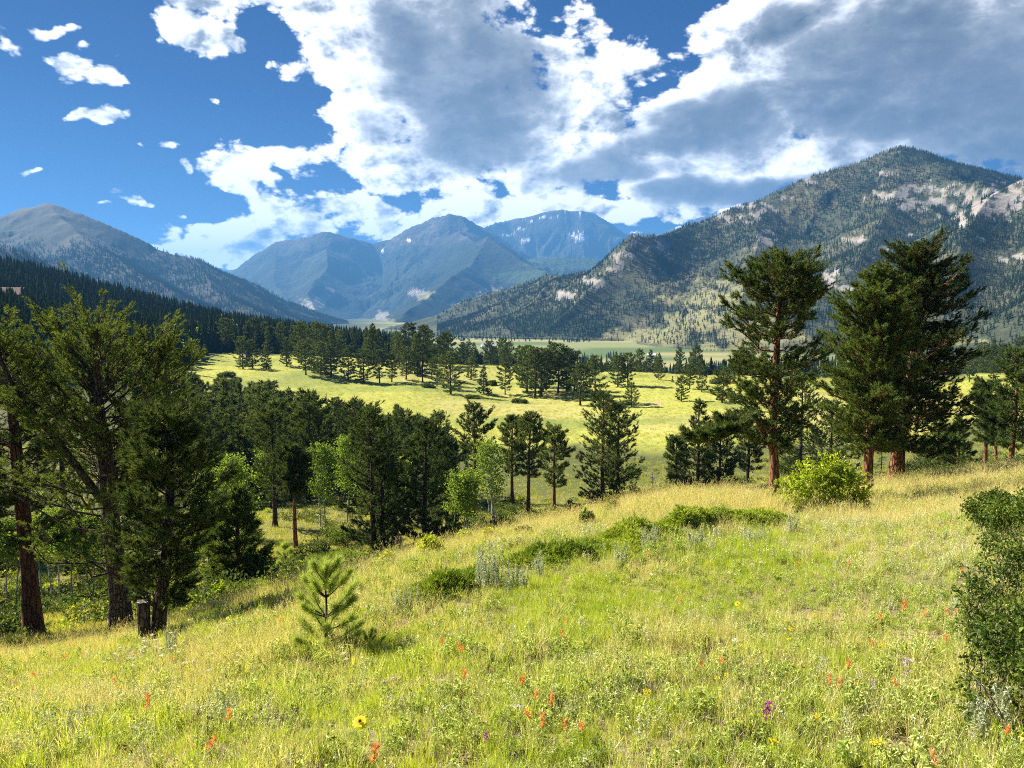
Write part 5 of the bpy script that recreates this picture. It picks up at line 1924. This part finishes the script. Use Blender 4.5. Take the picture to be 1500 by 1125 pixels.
def tuft(seed, n, r, lo, hi, w, lean, mat, name='grass_tuft', heads=0.0):
    rng = np.random.default_rng(seed)
    mb = MB()
    P = disc(rng, n, r)
    L = rng.uniform(lo, hi, n)
    blades(mb, P, L, w, lean, rng)
    if heads:
        k = rng.uniform(0, 1, n) < heads
        v = np.concatenate(mb.v[:1]).reshape(-1, 5, 3)[k]
        tips = v[:, 4]
        ax = unit(v[:, 4] - v[:, 2])
        needles(mb, tips - ax * 0.035, ax, 7, 0.04, 0.016, 0.004, rng, 0, .5)
    return proto(name, mb, mat)


def herb(seed, stems, h, nleaf, size, mat, r=0.05, lean=.35, name='herb'):
    rng = np.random.default_rng(seed)
    mb = MB()
    for i in range(stems):
        f = disc(rng, 1, r)[0]
        a = rng.uniform(0, 6.28)
        l = abs(rng.normal(0, lean))
        hh = h * rng.uniform(.6, 1.1)
        tip = f + np.array([math.cos(a) * math.sin(l), math.sin(a) * math.sin(l), math.cos(l)]) * hh
        mb.tube([f, (f + tip) / 2 + rng.normal(0, .01, 3), tip], [.0022, .0018, .001], 3, 0, False)
        q = path_at([f, tip], rng.uniform(.15, 1.02, nleaf))
        leaves(mb, q, size, rng, 0, .15, .38)
    return proto(name, mb, mat)


def litter(seed):
    rng = np.random.default_rng(seed)
    mb = MB()
    n = 34
    P = disc(rng, n, .16)
    P[:, 2] = rng.uniform(.005, .04, n)
    blades(mb, P, rng.uniform(.08, .2, n), .004, 1.5, rng, 0, 0)
    return proto('litter', mb, M_LITTER)


GP = [
    tuft(1, 42, .07, .10, .20, .0042, .38, M_GRASS), tuft(2, 30, .06, .16, .30, .0045, .32, M_GRASS), tuft(3, 36, .10, .08, .17, .0040, .55, M_GRASS),
    tuft(4, 18, .07, .26, .46, .0034, .22, M_STRAW, 'dry_tuft', .9), tuft(5, 30, .08, .14, .30, .0036, .35, M_STRAW, 'dry_tuft', .4),
    tuft(6, 70, .09, .12, .26, .0040, .30, M_GRASS_B, 'bright_tuft'), tuft(7, 60, .11, .10, .20, .0042, .45, M_GRASS_B, 'bright_tuft'),
    herb(8, 7, .17, 16, .030, M_FORB), herb(9, 5, .22, 18, .036, M_FORB), herb(10, 9, .12, 14, .026, M_FORB),
    herb(11, 8, .16, 20, .022, M_GREYHERB, name='grey_herb'), herb(12, 6, .26, 24, .022, M_GREYHERB, .04, .2, 'grey_herb'),
    litter(13), litter(14),
    herb(15, 9, .10, 16, .026, M_DEADHERB, .06, .6, 'dead_herb'), herb(16, 7, .14, 14, .022, M_DEADHERB, .05, .5, 'dead_herb'),
]


def grass_points():
    rng = np.random.default_rng(101)
    out = []
    for (r0, r1, dens, s0) in [(0.3, 1.6, 190, .8), (1.6, 6.5, 190, 0.80), (6.5, 13, 130, .9), (13, 24, 60, 1.15), (24, 60, 22, 1.6)]:
        wd = 180 if r1 < 2 else 70 if r1 < 20 else 54
        area = math.radians(2 * wd) / 2 * (r1 ** 2 - r0 ** 2)
        n = int(area * dens)
        r = np.sqrt(rng.uniform(r0 ** 2, r1 ** 2, n))
        a = np.radians(rng.uniform(-wd, wd, n))
        x, y = np.sin(a) * r, np.cos(a) * r
        k = rng.uniform(0, 1, n) < near_side(x, y)
        x, y, r = x[k], y[k], r[k]
        out.append(np.stack([x, y, rng.uniform(.7, 1.3, len(x)) * s0, r], 1))
    return np.concatenate(out)


def make_grass():
    g = grass_points()
    x, y, s, r = g.T
    z = H(x, y)
    u, v = project(x, y, z)
    rng = np.random.default_rng(102)
    n = len(x)
    n1, n2, n3 = fbm(x * .55, y * .55, 201, 3), fbm(x * .8, y * .8, 203, 3), fbm(x * .45, y * .45, 205, 3)
    bare = fbm(x * 1.1, y * 1.1, 207, 4)
    # weights: grass, dry, bright, herb, grey herb, litter
    W = np.stack([0.62 + 0 * x,
                  0.08 + 0.6 * sstep(n1, .10, .5) + 1.4 * sstep(r, 16, 26),
                  0.16 + 1.0 * sstep(n2, .06, .36) + 1.3 * sstep(blob(u, v, [(850, 890, 150, 60), (1120, 830, 120, 50), (1010, 880, 90, 40)], 9, .4, .02), 0, .3),
                  0.34 + 0.5 * sstep(n3, 0, .4),
                  0.10 + 0.6 * sstep(-n3, .15, .45) + 0.6 * sstep(blob(u, v, [(1250, 800, 240, 60), (150, 1080, 280, 80)], 10, .4, .02), 0, .3),
                  0.28 + 0.5 * sstep(bare, .1, .4) * (r < 14),
                  0.03 + 0.7 * sstep(fbm(x * 2.3, y * 2.3, 213, 3), .35, .6) * (r < 14)], 1)
    W = W / W.sum(1, keepdims=True)
    c = np.cumsum(W, 1)
    q = rng.uniform(0, 1, n)[:, None]
    cls = (q > c).sum(1)
    sub = rng.uniform(0, 1, n)
    table = [[0, 1, 2], [3, 4], [5, 6], [7, 8, 9], [10, 11], [12, 13], [14, 15]]
    pick = np.array([table[a][min(int(b * len(table[a])), len(table[a]) - 1)] for a, b in zip(cls, sub)])
    # bare spots let the ground show
    p = at(1308, 1098, 4.35)
    keep = rng.uniform(0, 1, n) > 0.6 * sstep(bare, .36, .55) * (r < 14)
    keep &= ~((np.abs(u - 222) < 16) & (v > 925) & (v < 962) & (rng.uniform(0, 1, n) < .8))
    keep &= ~((np.hypot((x - p[0]) * .9, y - p[1]) < .24) & (rng.uniform(0, 1, n) < .93))
    for (a, b, dp) in JUNIPERS:
        d = b - a
        L = np.hypot(d[0], d[1])
        t = ((x - a[0]) * d[0] + (y - a[1]) * d[1]) / L ** 2
        q = np.abs((x - a[0]) * d[1] - (y - a[1]) * d[0]) / L
        keep &= ~((t > .04) & (t < .96) & (q < dp * .5) & (rng.uniform(0, 1, n) < .9))
    s = s * (0.85 + 0.35 * fbm(x * .3, y * .3, 209, 3)) * (1 + 0.45 * fbm(x * 1.6, y * 1.6, 211, 3))
    s = s * 1.1
    scatter('grass', 'mixed green and dry grass with herbs on the sunny hillside', np.stack([x, y, z], 1)[keep], GP, s[keep], pick=pick[keep], seed=7, tilt=.12)


make_grass()

# rough grass on the bench and the meadow
TP = [tuft(21, 26, .30, .18, .42, .022, .5, M_TUSSOCK, 'tussock'), tuft(22, 30, .40, .14, .34, .024, .7, M_TUSSOCK, 'tussock'), tuft(23, 20, .25, .25, .5, .016, .4, M_STRAW, 'dry_tussock')]
rng = np.random.default_rng(111)
n = 90000
y = np.exp(rng.uniform(math.log(20), math.log(345), n))
u = rng.uniform(-120, 1620, n)
x = np.array([ray(q, 700)[0] for q in u]) * y
mm = meadow_mask(x, y)
k = (near_side(x, y) < .5) & (rng.uniform(0, 1, n) < np.where(y > 120, np.maximum(mm, .25 * (y < 150)), .8))
x, y = x[k], y[k]
scatter('grass', 'rough grass of the shaded bench and the sunlit meadow', np.stack([x, y, H(x, y) - .03], 1), TP, rng.uniform(.6, 1.2, len(x)) * (0.8 + y / 350), pick=rng.choice(3, len(x), p=[.5, .4, .1]), seed=8)


# ------------------------------------------------------------------ the pine seedlings
def seedling(u, v, y0, hpx, label, seed, whorls, needle=.115):
    base = hit(u, v, y0)
    Ht = hpx * base[1] / FPX
    rng = np.random.default_rng(seed)
    wood, crown = MB(), MB()
    zz = np.linspace(-.05, Ht * .9, 9)
    pts = np.stack([np.cumsum(rng.normal(0, .006, 9)), np.cumsum(rng.normal(0, .006, 9)), zz], 1)
    wood.tube(pts, np.linspace(.022, .007, 9), 8, 0, True, .06, rng)
    # the leader and the brushes of the stem
    s = path_at(pts, rng.uniform(.72, 1, 26))
    needles(crown, s, rng.normal(0, .25, (26, 3)) + (0, 0, 1), 46, .06, needle * 1.25, .0042, rng, 0, .75, True)
    for hf, L, nb, e in whorls:
        a0 = rng.uniform(0, 6.28)
        for b in range(nb):
            az = a0 + b * 6.283 / nb + rng.normal(0, .25)
            l = L * Ht * rng.uniform(.75, 1.1)
            d = np.array([math.cos(az), math.sin(az), 0])
            p0 = path_at(pts, np.array([hf / .9 + .02]))[0]
            ss = np.linspace(0, 1, 7)[:, None]
            bp = p0 + d * ss * l * math.cos(e) + np.array([0, 0, 1.0]) * (l * math.sin(e) * ss + .30 * l * ss ** 2)
            wood.tube(bp, np.linspace(.010, .004, 7), 5, 0, False)
            kk = int(14 + 36 * l)
            f = rng.uniform(.42, 1, kk)
            q = path_at(bp, f)
            ax = path_at(bp, np.minimum(f + .1, 1)) - path_at(bp, np.maximum(f - .1, 0)) + (0, 0, .01)
            needles(crown, q, ax, 30, .04, needle, .0036, rng, 0, .80, True)
    t = empty('pine_seedling', base)
    wood.build('stem', M_BARK_GREY, t, True)
    crown.build('needles', M_NEEDLE_Y, t)
    tag(t, label, 'young tree', 'pine seedlings')
    return base


seedling(480, 953, 5, 140, 'waist-high pine seedling with long soft needles standing alone in the grass', 5, [(.10, .42, 6, .12), (.24, .38, 4, .2), (.38, .38, 6, .35), (.58, .30, 6, .6), (.74, .20, 5, .9)])
seedling(540, 952, 5, 26, 'tiny pine seedling in the shadow of the waist-high one', 6, [(.15, .8, 4, .35), (.5, .6, 4, .6)], .045)
seedling(420, 862, 40, 34, 'small bluish pine seedling on the bench below the slope', 8, [(.1, .45, 5, .15), (.4, .35, 5, .4), (.7, .2, 4, .7)], .25)


# ------------------------------------------------------------------ silvery sage
def sage_mesh(seed, stalks, h, r):
    rng = np.random.default_rng(seed)
    mb, st = MB(), MB()
    for i in range(stalks):
        f = disc(rng, 1, r)[0]
        a, l = rng.uniform(0, 6.28), abs(rng.normal(0, .16))
        hh = h * rng.uniform(.6, 1.1)
        tip = f + np.array([math.cos(a) * math.sin(l), math.sin(a) * math.sin(l), math.cos(l)]) * hh
        p = smooth_path([f, (f + tip) / 2 + rng.normal(0, .02, 3), tip], 6)
        st.tube(p, np.linspace(.005, .002, 6), 4, 0, False)
        q = path_at(p, rng.uniform(.12, 1, 90))
        leaves(mb, q, .035, rng, 0, .1, .34)
    return st.mesh('stems', M_SAGE, False), mb.mesh('foliage', M_SAGE, False)


SAGE = [sage_mesh(1, 22, .62, .16), sage_mesh(2, 12, .5, .10), sage_mesh(3, 7, .45, .05), sage_mesh(4, 16, .42, .22)]
SAGES = [
    (718, 868, 5, 0, 1.2, 'tallest silvery sage clump, beside the lowest juniper mat'), (752, 866, 5, 3, 1.0, 'silvery sage clump next to the tallest sage'),
    (598, 898, 5, 3, .9, 'pale blue-green sage clump below the lowest juniper mat'), (790, 850, 6, 1, .9, 'sage stalks in front of the juniper mat'),
    (910, 832, 7, 1, .9, 'sage stalks below the long juniper bank'), (950, 812, 8, 0, .9, 'feathery sage clump at the middle of the juniper bank'), (1018, 812, 8, 1, 1.0, 'feathery sage clump past the middle of the juniper bank'),
    (1105, 800, 9, 3, 1.0, 'sage clump below the bright bush'), (1160, 785, 10, 1, 1.0, 'sage stalks at the shadow of the bright bush'), (1392, 915, 4, 2, .7, 'thin sage stalks at the edge of the dark small-leaved bush'),
    (1440, 1090, 3, 2, .62, 'silvery sage stalks before the dark small-leaved bush, nearest the lens'), (1475, 1080, 3, 2, .75, 'silvery sage stalks at the picture edge before the dark bush'), (1415, 1070, 3, 2, .5, 'short silvery sage stalk before the dark bush'),
    (1200, 1000, 3, 2, .5, 'small sage among the dry grass low in the picture'), (330, 1060, 3, 3, .5, 'grey sage tuft low in the picture'), (95, 1085, 3, 3, .55, 'grey sage tuft near the picture corner'), (250, 960, 6, 1, .8, 'grey sage by the white flowers under the dark pine'),
]
for i, (u, v, y0, j, s, label) in enumerate(SAGES):
    b = hit(u, v, y0)
    t = empty('sage_plant', b, i * 1.7)
    t.scale = (s, s, s)
    link('stems', SAGE[j][0], t)
    link('foliage', SAGE[j][1], t)
    tag(t, label, 'plant', 'silvery sage plants')


# ------------------------------------------------------------------ wild flowers
def petal_mat(name, c1, c2):
    return leaf_mat(name, c1, c2, .3, 6.0, .25)


M_ORANGE = petal_mat('orange_bracts', (0.85, 0.32, 0.11), (0.90, 0.46, 0.20))
M_YELLOW = petal_mat('yellow_petals', (0.80, 0.60, 0.02), (0.85, 0.72, 0.04))
M_CENTRE = petal_mat('red_brown_centre', (0.35, 0.06, 0.02), (0.45, 0.12, 0.03))
M_WHITEF = petal_mat('white_florets', (0.80, 0.79, 0.74), (0.85, 0.84, 0.80))
M_PURPLE = petal_mat('purple_florets', (0.36, 0.04, 0.34), (0.45, 0.09, 0.42))
M_LILAC = petal_mat('lilac_florets', (0.55, 0.45, 0.62), (0.68, 0.60, 0.72))


def flower_stem(rng, h, mb, leaf=6):
    p = smooth_path([(0, 0, -.02), (rng.normal(0, .015), rng.normal(0, .015), h * .5), (rng.normal(0, .03), rng.normal(0, .03), h)], 6)
    mb.tube(p, np.linspace(.0032, .0018, 6), 5, 0, False)
    leaves(mb, path_at(p, rng.uniform(.1, .8, leaf)), .04, rng, 0, .1, .25)
    return p


def fl_paintbrush(seed):
    rng = np.random.default_rng(seed)
    st, hd = MB(), MB()
    p = flower_stem(rng, .24, st, 12)
    n = 34
    f = np.linspace(.74, 1.06, n)
    q = path_at(p, f)
    q[:, 2] += np.maximum(f - 1, 0) * .3
    a = np.arange(n) * 2.4
    ax = np.stack([np.cos(a), np.sin(a), np.full(n, 1.1)], 1)
    leaves(hd, q, .030, rng, 0, 0, .36, unit(ax) * 3)
    return st, hd, M_ORANGE, 'bracts'


def fl_daisy(seed):
    rng = np.random.default_rng(seed)
    st, hd = MB(), MB()
    p = flower_stem(rng, .22, st, 8)
    c = p[-1]
    nn = unit(np.array([rng.normal(0, .3), -.5, .9]))
    s = unit(np.cross(nn, (1, 0, 0)))
    t = np.cross(nn, s)
    for k in range(13):
        a = k * 6.283 / 13
        d = s * math.cos(a) + t * math.sin(a)
        e = np.cross(nn, d)
        hd.add([c + d * .006, c + d * .022 + e * .006, c + d * .032 - nn * .004 + e * .002, c + d * .032 - nn * .004 - e * .002, c + d * .022 - e * .006], [[0, 1, 2, 3, 4]])
    ce = MB()
    needles(ce, np.repeat(c[None], 4, 0), np.repeat(nn[None], 4, 0), 16, .004, .011, .006, rng, 0, .9)
    return st, hd, M_YELLOW, 'petals', ce


def fl_cluster(seed, mat=None, n=60, spread=.035, flat=.35, size=.013, h=.2, part='florets'):
    rng = np.random.default_rng(seed)
    st, hd = MB(), MB()
    p = flower_stem(rng, h, st, 9)
    c = p[-1]
    q = c + unit(rng.normal(0, 1, (n, 3))) * rng.uniform(0, 1, (n, 1)) ** .5 * np.array([spread, spread, spread * flat])
    leaves(hd, q, size, rng, 0, .8, .9)
    for k in range(6):
        st.tube([p[-2], (p[-2] + q[k]) / 2, q[k]], [.0015, .0012, .001], 3, 0, False)
    return st, hd, mat or M_YELLOW, part


def fl_spike(seed, mat):
    rng = np.random.default_rng(seed)
    st, hd = MB(), MB()
    p = flower_stem(rng, .24, st, 10)
    q = path_at(p, rng.uniform(.55, 1.0, 50)) + rng.normal(0, .010, (50, 3))
    leaves(hd, q, .02, rng, 0, .2, .7)
    return st, hd, mat, 'florets'


def mk_flower(parts):
    st, hd, mat, pn = parts[:4]
    out = [('stem', st.mesh('stem', M_FORB)), (pn, hd.mesh(pn, mat))]
    if len(parts) > 4:
        out.append(('centre', parts[4].mesh('centre', M_CENTRE)))
    return out


FL = {
    'o': [mk_flower(fl_paintbrush(i)) for i in range(4)],
    'd': [mk_flower(fl_daisy(10 + i)) for i in range(3)],
    'y': [mk_flower(fl_cluster(20 + i)) for i in range(3)],
    'w': [mk_flower(fl_cluster(30 + i, M_WHITEF, 80, .038, .18, .010, .3)) for i in range(3)],
    'p': [mk_flower(fl_spike(40, M_PURPLE))],
    'l': [mk_flower(fl_spike(41, M_LILAC))],
}
NAMES = {'o': 'paintbrush_flower', 'd': 'daisy_flower', 'y': 'stonecrop_flower', 'w': 'yarrow_flower', 'p': 'purple_flower', 'l': 'lilac_flower'}
_fr = np.random.default_rng(5)


def flower(kind, u, v, label, group, s=1.0):
    """v is where the bloom shows; the foot is a little lower"""
    y = hit(u, v, 2.5)[1]
    hh = {'o': .25, 'd': .22, 'y': .2, 'w': .3, 'p': .2, 'l': .2}[kind] * s
    a, t = ray(u, v)
    ys = np.linspace(2.5, 60, 900)
    dz = t * ys - H(a * ys, ys) - hh
    k = np.argmax(dz < 0) if (dz < 0).any() else len(ys) - 1
    y = ys[k]
    x = a * y
    t_ = empty(NAMES[kind], (x, y, h1(x, y)), _fr.uniform(0, 6.28) if kind != 'd' else 0)
    t_.scale = (s, s, s)
    for nm, me in FL[kind][_fr.integers(0, len(FL[kind]))]:
        link(nm, me, t_)
    tag(t_, label, 'flower', group)


ORANGE_R = [(1322, 883), (1288, 902), (1274, 942), (1256, 800), (1246, 825), (1335, 774), (1407, 832), (1393, 895), (1405, 893), (1350, 895), (1386, 931), (1240, 968), (1257, 997), (1218, 993), (1227, 998), (1306, 997), (1172, 823), (1201, 777), (1376, 1112), (1469, 1063)]
ORANGE_T = [(1303, 751), (1286, 757), (1361, 749), (1380, 768), (1373, 734), (1418, 751), (1446, 751), (1465, 743), (1187, 742), (1355, 742), (1392, 760)]
ORANGE_M = [(1087, 776), (1031, 970), (1061, 965), (997, 876), (827, 906), (829, 929), (646, 938), (668, 944), (678, 949), (489, 987), (789, 1017), (806, 1027), (782, 1042), (795, 1057), (827, 1061), (853, 1057), (768, 995), (678, 982), (544, 1102), (945, 790), (955, 812)]
ORANGE_L = [(336, 936), (251, 964), (108, 947), (89, 961), (72, 961), (55, 983), (49, 1006), (162, 993), (215, 1027), (295, 1087), (332, 1042), (380, 898), (414, 904), (423, 866), (396, 880), (408, 876), (366, 893), (350, 905), (440, 872), (430, 886), (120, 958), (100, 944)]
LBO = 'orange paintbrush spike '
for lst, where in ((ORANGE_R, 'in the grass between the bright bush and the dark small-leaved bush'), (ORANGE_T, 'along the top of the spreading dark bush'), (ORANGE_M, 'in the open grass below the juniper bank'), (ORANGE_L, 'in the grass on the slope below the forked pine')):
    for (u, v) in lst:
        big = (u, v) == (1322, 883)
        flower('o', u, v, 'tallest orange paintbrush spike, standing upright before the dark small-leaved bush' if big else LBO + where, 'tall paintbrush' if big else 'paintbrush flowers ' + where, 1.4 if big else _fr.uniform(.75, 1.05))
YELLOW = [(1091, 949), (1104, 961), (1161, 919), (1119, 929), (1195, 904), (1048, 991), (1076, 991), (1193, 1046), (1150, 1070), (1136, 1085), (1297, 1089), (1286, 946), (1274, 1017), (1067, 902), (1146, 934), (919, 855), (923, 874), (659, 923), (733, 929), (952, 1017), (1158, 912), (1166, 925), (700, 915), (612, 925), (595, 918), (580, 905), (640, 905), (1212, 906), (1490, 1078), (170, 1010), (180, 1008), (68, 1026), (772, 1035), (940, 1012)]
for (u, v) in YELLOW:
    flower('y', u, v, 'cluster of small yellow flowers in the sunny grass', 'yellow flower clusters', _fr.uniform(.6, .95))
flower('d', 515, 1056, 'yellow daisy with a red-brown centre, large and alone below the seedling', 'large daisy', 1.35)
flower('d', 21, 1008, 'yellow daisy with a brown centre close to the picture edge', 'edge daisy', 1.0)
flower('d', 1084, 885, 'orange-yellow daisy below the juniper bank', 'middle daisy', 1.1)
flower('d', 335, 906, 'yellow daisy on the slope by the young broad pine', 'slope daisy', 1.0)
for i in range(34):
    flower('w', _fr.normal(250, 55), _fr.normal(950, 16), 'white flat-topped flower among the white ones below the sawn stub', 'white flowers below the stub', _fr.uniform(.7, 1.0))
for (u, v) in [(1088, 828), (1066, 840), (1076, 842), (1102, 826), (1112, 824), (500, 957), (503, 966), (1072, 938), (955, 842)]:
    flower('w', u, v, 'white flat-topped flower in the middle grass', 'white flowers in the middle grass', _fr.uniform(.7, 1.0))
flower('p', 1120, 1036, 'single magenta flower spike low in the grass', 'magenta flower', 1.1)
flower('p', 709, 1078, 'small purple flower near the fallen branch', 'small purple flower', .6)
flower('l', 1332, 975, 'pale lilac flower spike beside the dark small-leaved bush', 'lilac flower', 1.3)
flower('l', 1275, 1002, 'pale lilac flower spike in the grass short of the dark bush', 'second lilac flower', .9)


# ------------------------------------------------------------------ stump, stones, branch
def rock(u, v, y0, w, h, label, seed, mat, sink=.3):
    b = hit(u, v, y0)
    rng = np.random.default_rng(seed)
    k = b[1] / FPX
    a = np.linspace(0, 2 * np.pi, 18, endpoint=False)
    mb = MB()
    rows = 9
    V = []
    for i in range(rows):
        th = math.pi * i / (rows - 1)
        V.append(np.stack([np.cos(a) * math.sin(th), np.sin(a) * math.sin(th), np.full(18, math.cos(th))], 1))
    V = np.array(V).reshape(-1, 3)
    n = 1 + .30 * fbm(V[:, 0] * 1.8 + seed, V[:, 1] * 1.8 + V[:, 2] * 1.5, seed, 4)
    V = V * n[:, None]
    V = np.round(V * 4 + rng.normal(0, .12, V.shape)) / 4 * .45 + V * .55
    V = V * np.array([w * k / 2, w * k / 2 * .75, h * k / 2]) + np.array([0, 0, h * k * (.5 - sink)])
    mb.add(V, grid_faces(rows, 18, True))
    o = mb.build('rock', mat)
    o.location = b
    tag(o, label, 'rock', 'stones in the grass')


M_STONE = bark_mat('pale_stone', (0.50, 0.46, 0.40), (0.36, 0.33, 0.29), (0.30, 0.27, 0.23), 9.0, 1.0)
rock(536, 996, 5, 30, 15, 'flat pale stone in the grass just below the seedling', 3, M_STONE)
rock(572, 1003, 5, 26, 16, 'rounded pale stone next to the flat one', 4, M_STONE)
rock(603, 990, 5, 20, 16, 'small brownish stone beyond the rounded one', 5, M_STONE)
rock(620, 948, 5, 30, 14, 'low stone half sunk in the grass above the others', 6, M_STONE)
rock(760, 1050, 3, 44, 26, 'yellowish stone half covered by grass', 7, M_STONE)
rock(1481, 1098, 3, 34, 22, 'white stone at the foot of the dark bush', 8, M_WHITE)
rock(200, 1070, 3, 26, 12, 'small pale stone near the picture corner', 9, M_STONE)

b = hit(587, 822, 18)
k = b[1] / FPX
mb = MB()
rng = np.random.default_rng(14)
nS = 16
an = np.linspace(0, 2 * np.pi, nS, endpoint=False)
V = []
for f, r in [(-.2, 17), (0, 14), (.12, 10.5), (.35, 8), (.7, 6.5), (1, 5.5)]:
    top = f * 34 * k * (1 + (0 if f < .9 else 1) * .22 * np.cos(an * 1.0 + 1.2) + (0 if f < .9 else .08) * rng.normal(0, 1, nS))
    rr = r * k * (1 + .13 * np.cos(an * 3 + f) + .05 * rng.normal(0, 1, nS))
    V.append(np.stack([np.cos(an) * rr - f * 2.5 * k, np.sin(an) * rr, top], 1))
V = np.array(V).reshape(-1, 3)
mb.add(V[:, [0, 1, 2]], grid_faces(6, nS, True)[:, ::-1])
ring = V[-nS:]
mb.add(np.vstack([ring, ring.mean(0)[None] - (0, 0, .05)]), [[i, (i + 1) % nS, nS] for i in range(nS)])
o = mb.build('stump', M_DEADWOOD)
o.location = b
tag(o, 'weathered grey stump with flared foot at the edge of the brow', 'stump')


def branch(u0, v0, u1, v1, r, label, seed):
    a, c = hit(u0, v0, 2.6), hit(u1, v1, 2.6)
    rng = np.random.default_rng(seed)
    f = np.linspace(0, 1, 10)[:, None]
    p = a + (c - a) * f + rng.normal(0, .015, (10, 3))
    p[:, 2] = H(p[:, 0], p[:, 1]) + r * .9 + .01
    o0 = p[0].copy()
    mb = MB()
    mb.tube(p - o0, r * (1 - .6 * f[:, 0]), 8, 0, True, .1, rng)
    for i in (3, 6, 7):
        e = p[i] - o0 + rng.normal(0, .12, 3) + (0, 0, .05)
        mb.tube([p[i] - o0, e], [r * .4, r * .15], 4, 0, False)
    o = mb.build('fallen_branch', M_DEADWOOD)
    o.location = o0
    tag(o, label, 'branch', 'dead branches in the grass')


branch(742, 1122, 815, 1096, .022, 'grey fallen branch at the very bottom of the picture', 1)
branch(855, 1052, 905, 1043, .010, 'thin pale twig lying below the orange flowers', 2)
branch(340, 992, 396, 972, .012, 'grey twig lying beside the seedling', 3)
branch(440, 800, 470, 795, .05, 'grey fallen limb on the shaded bench', 4)
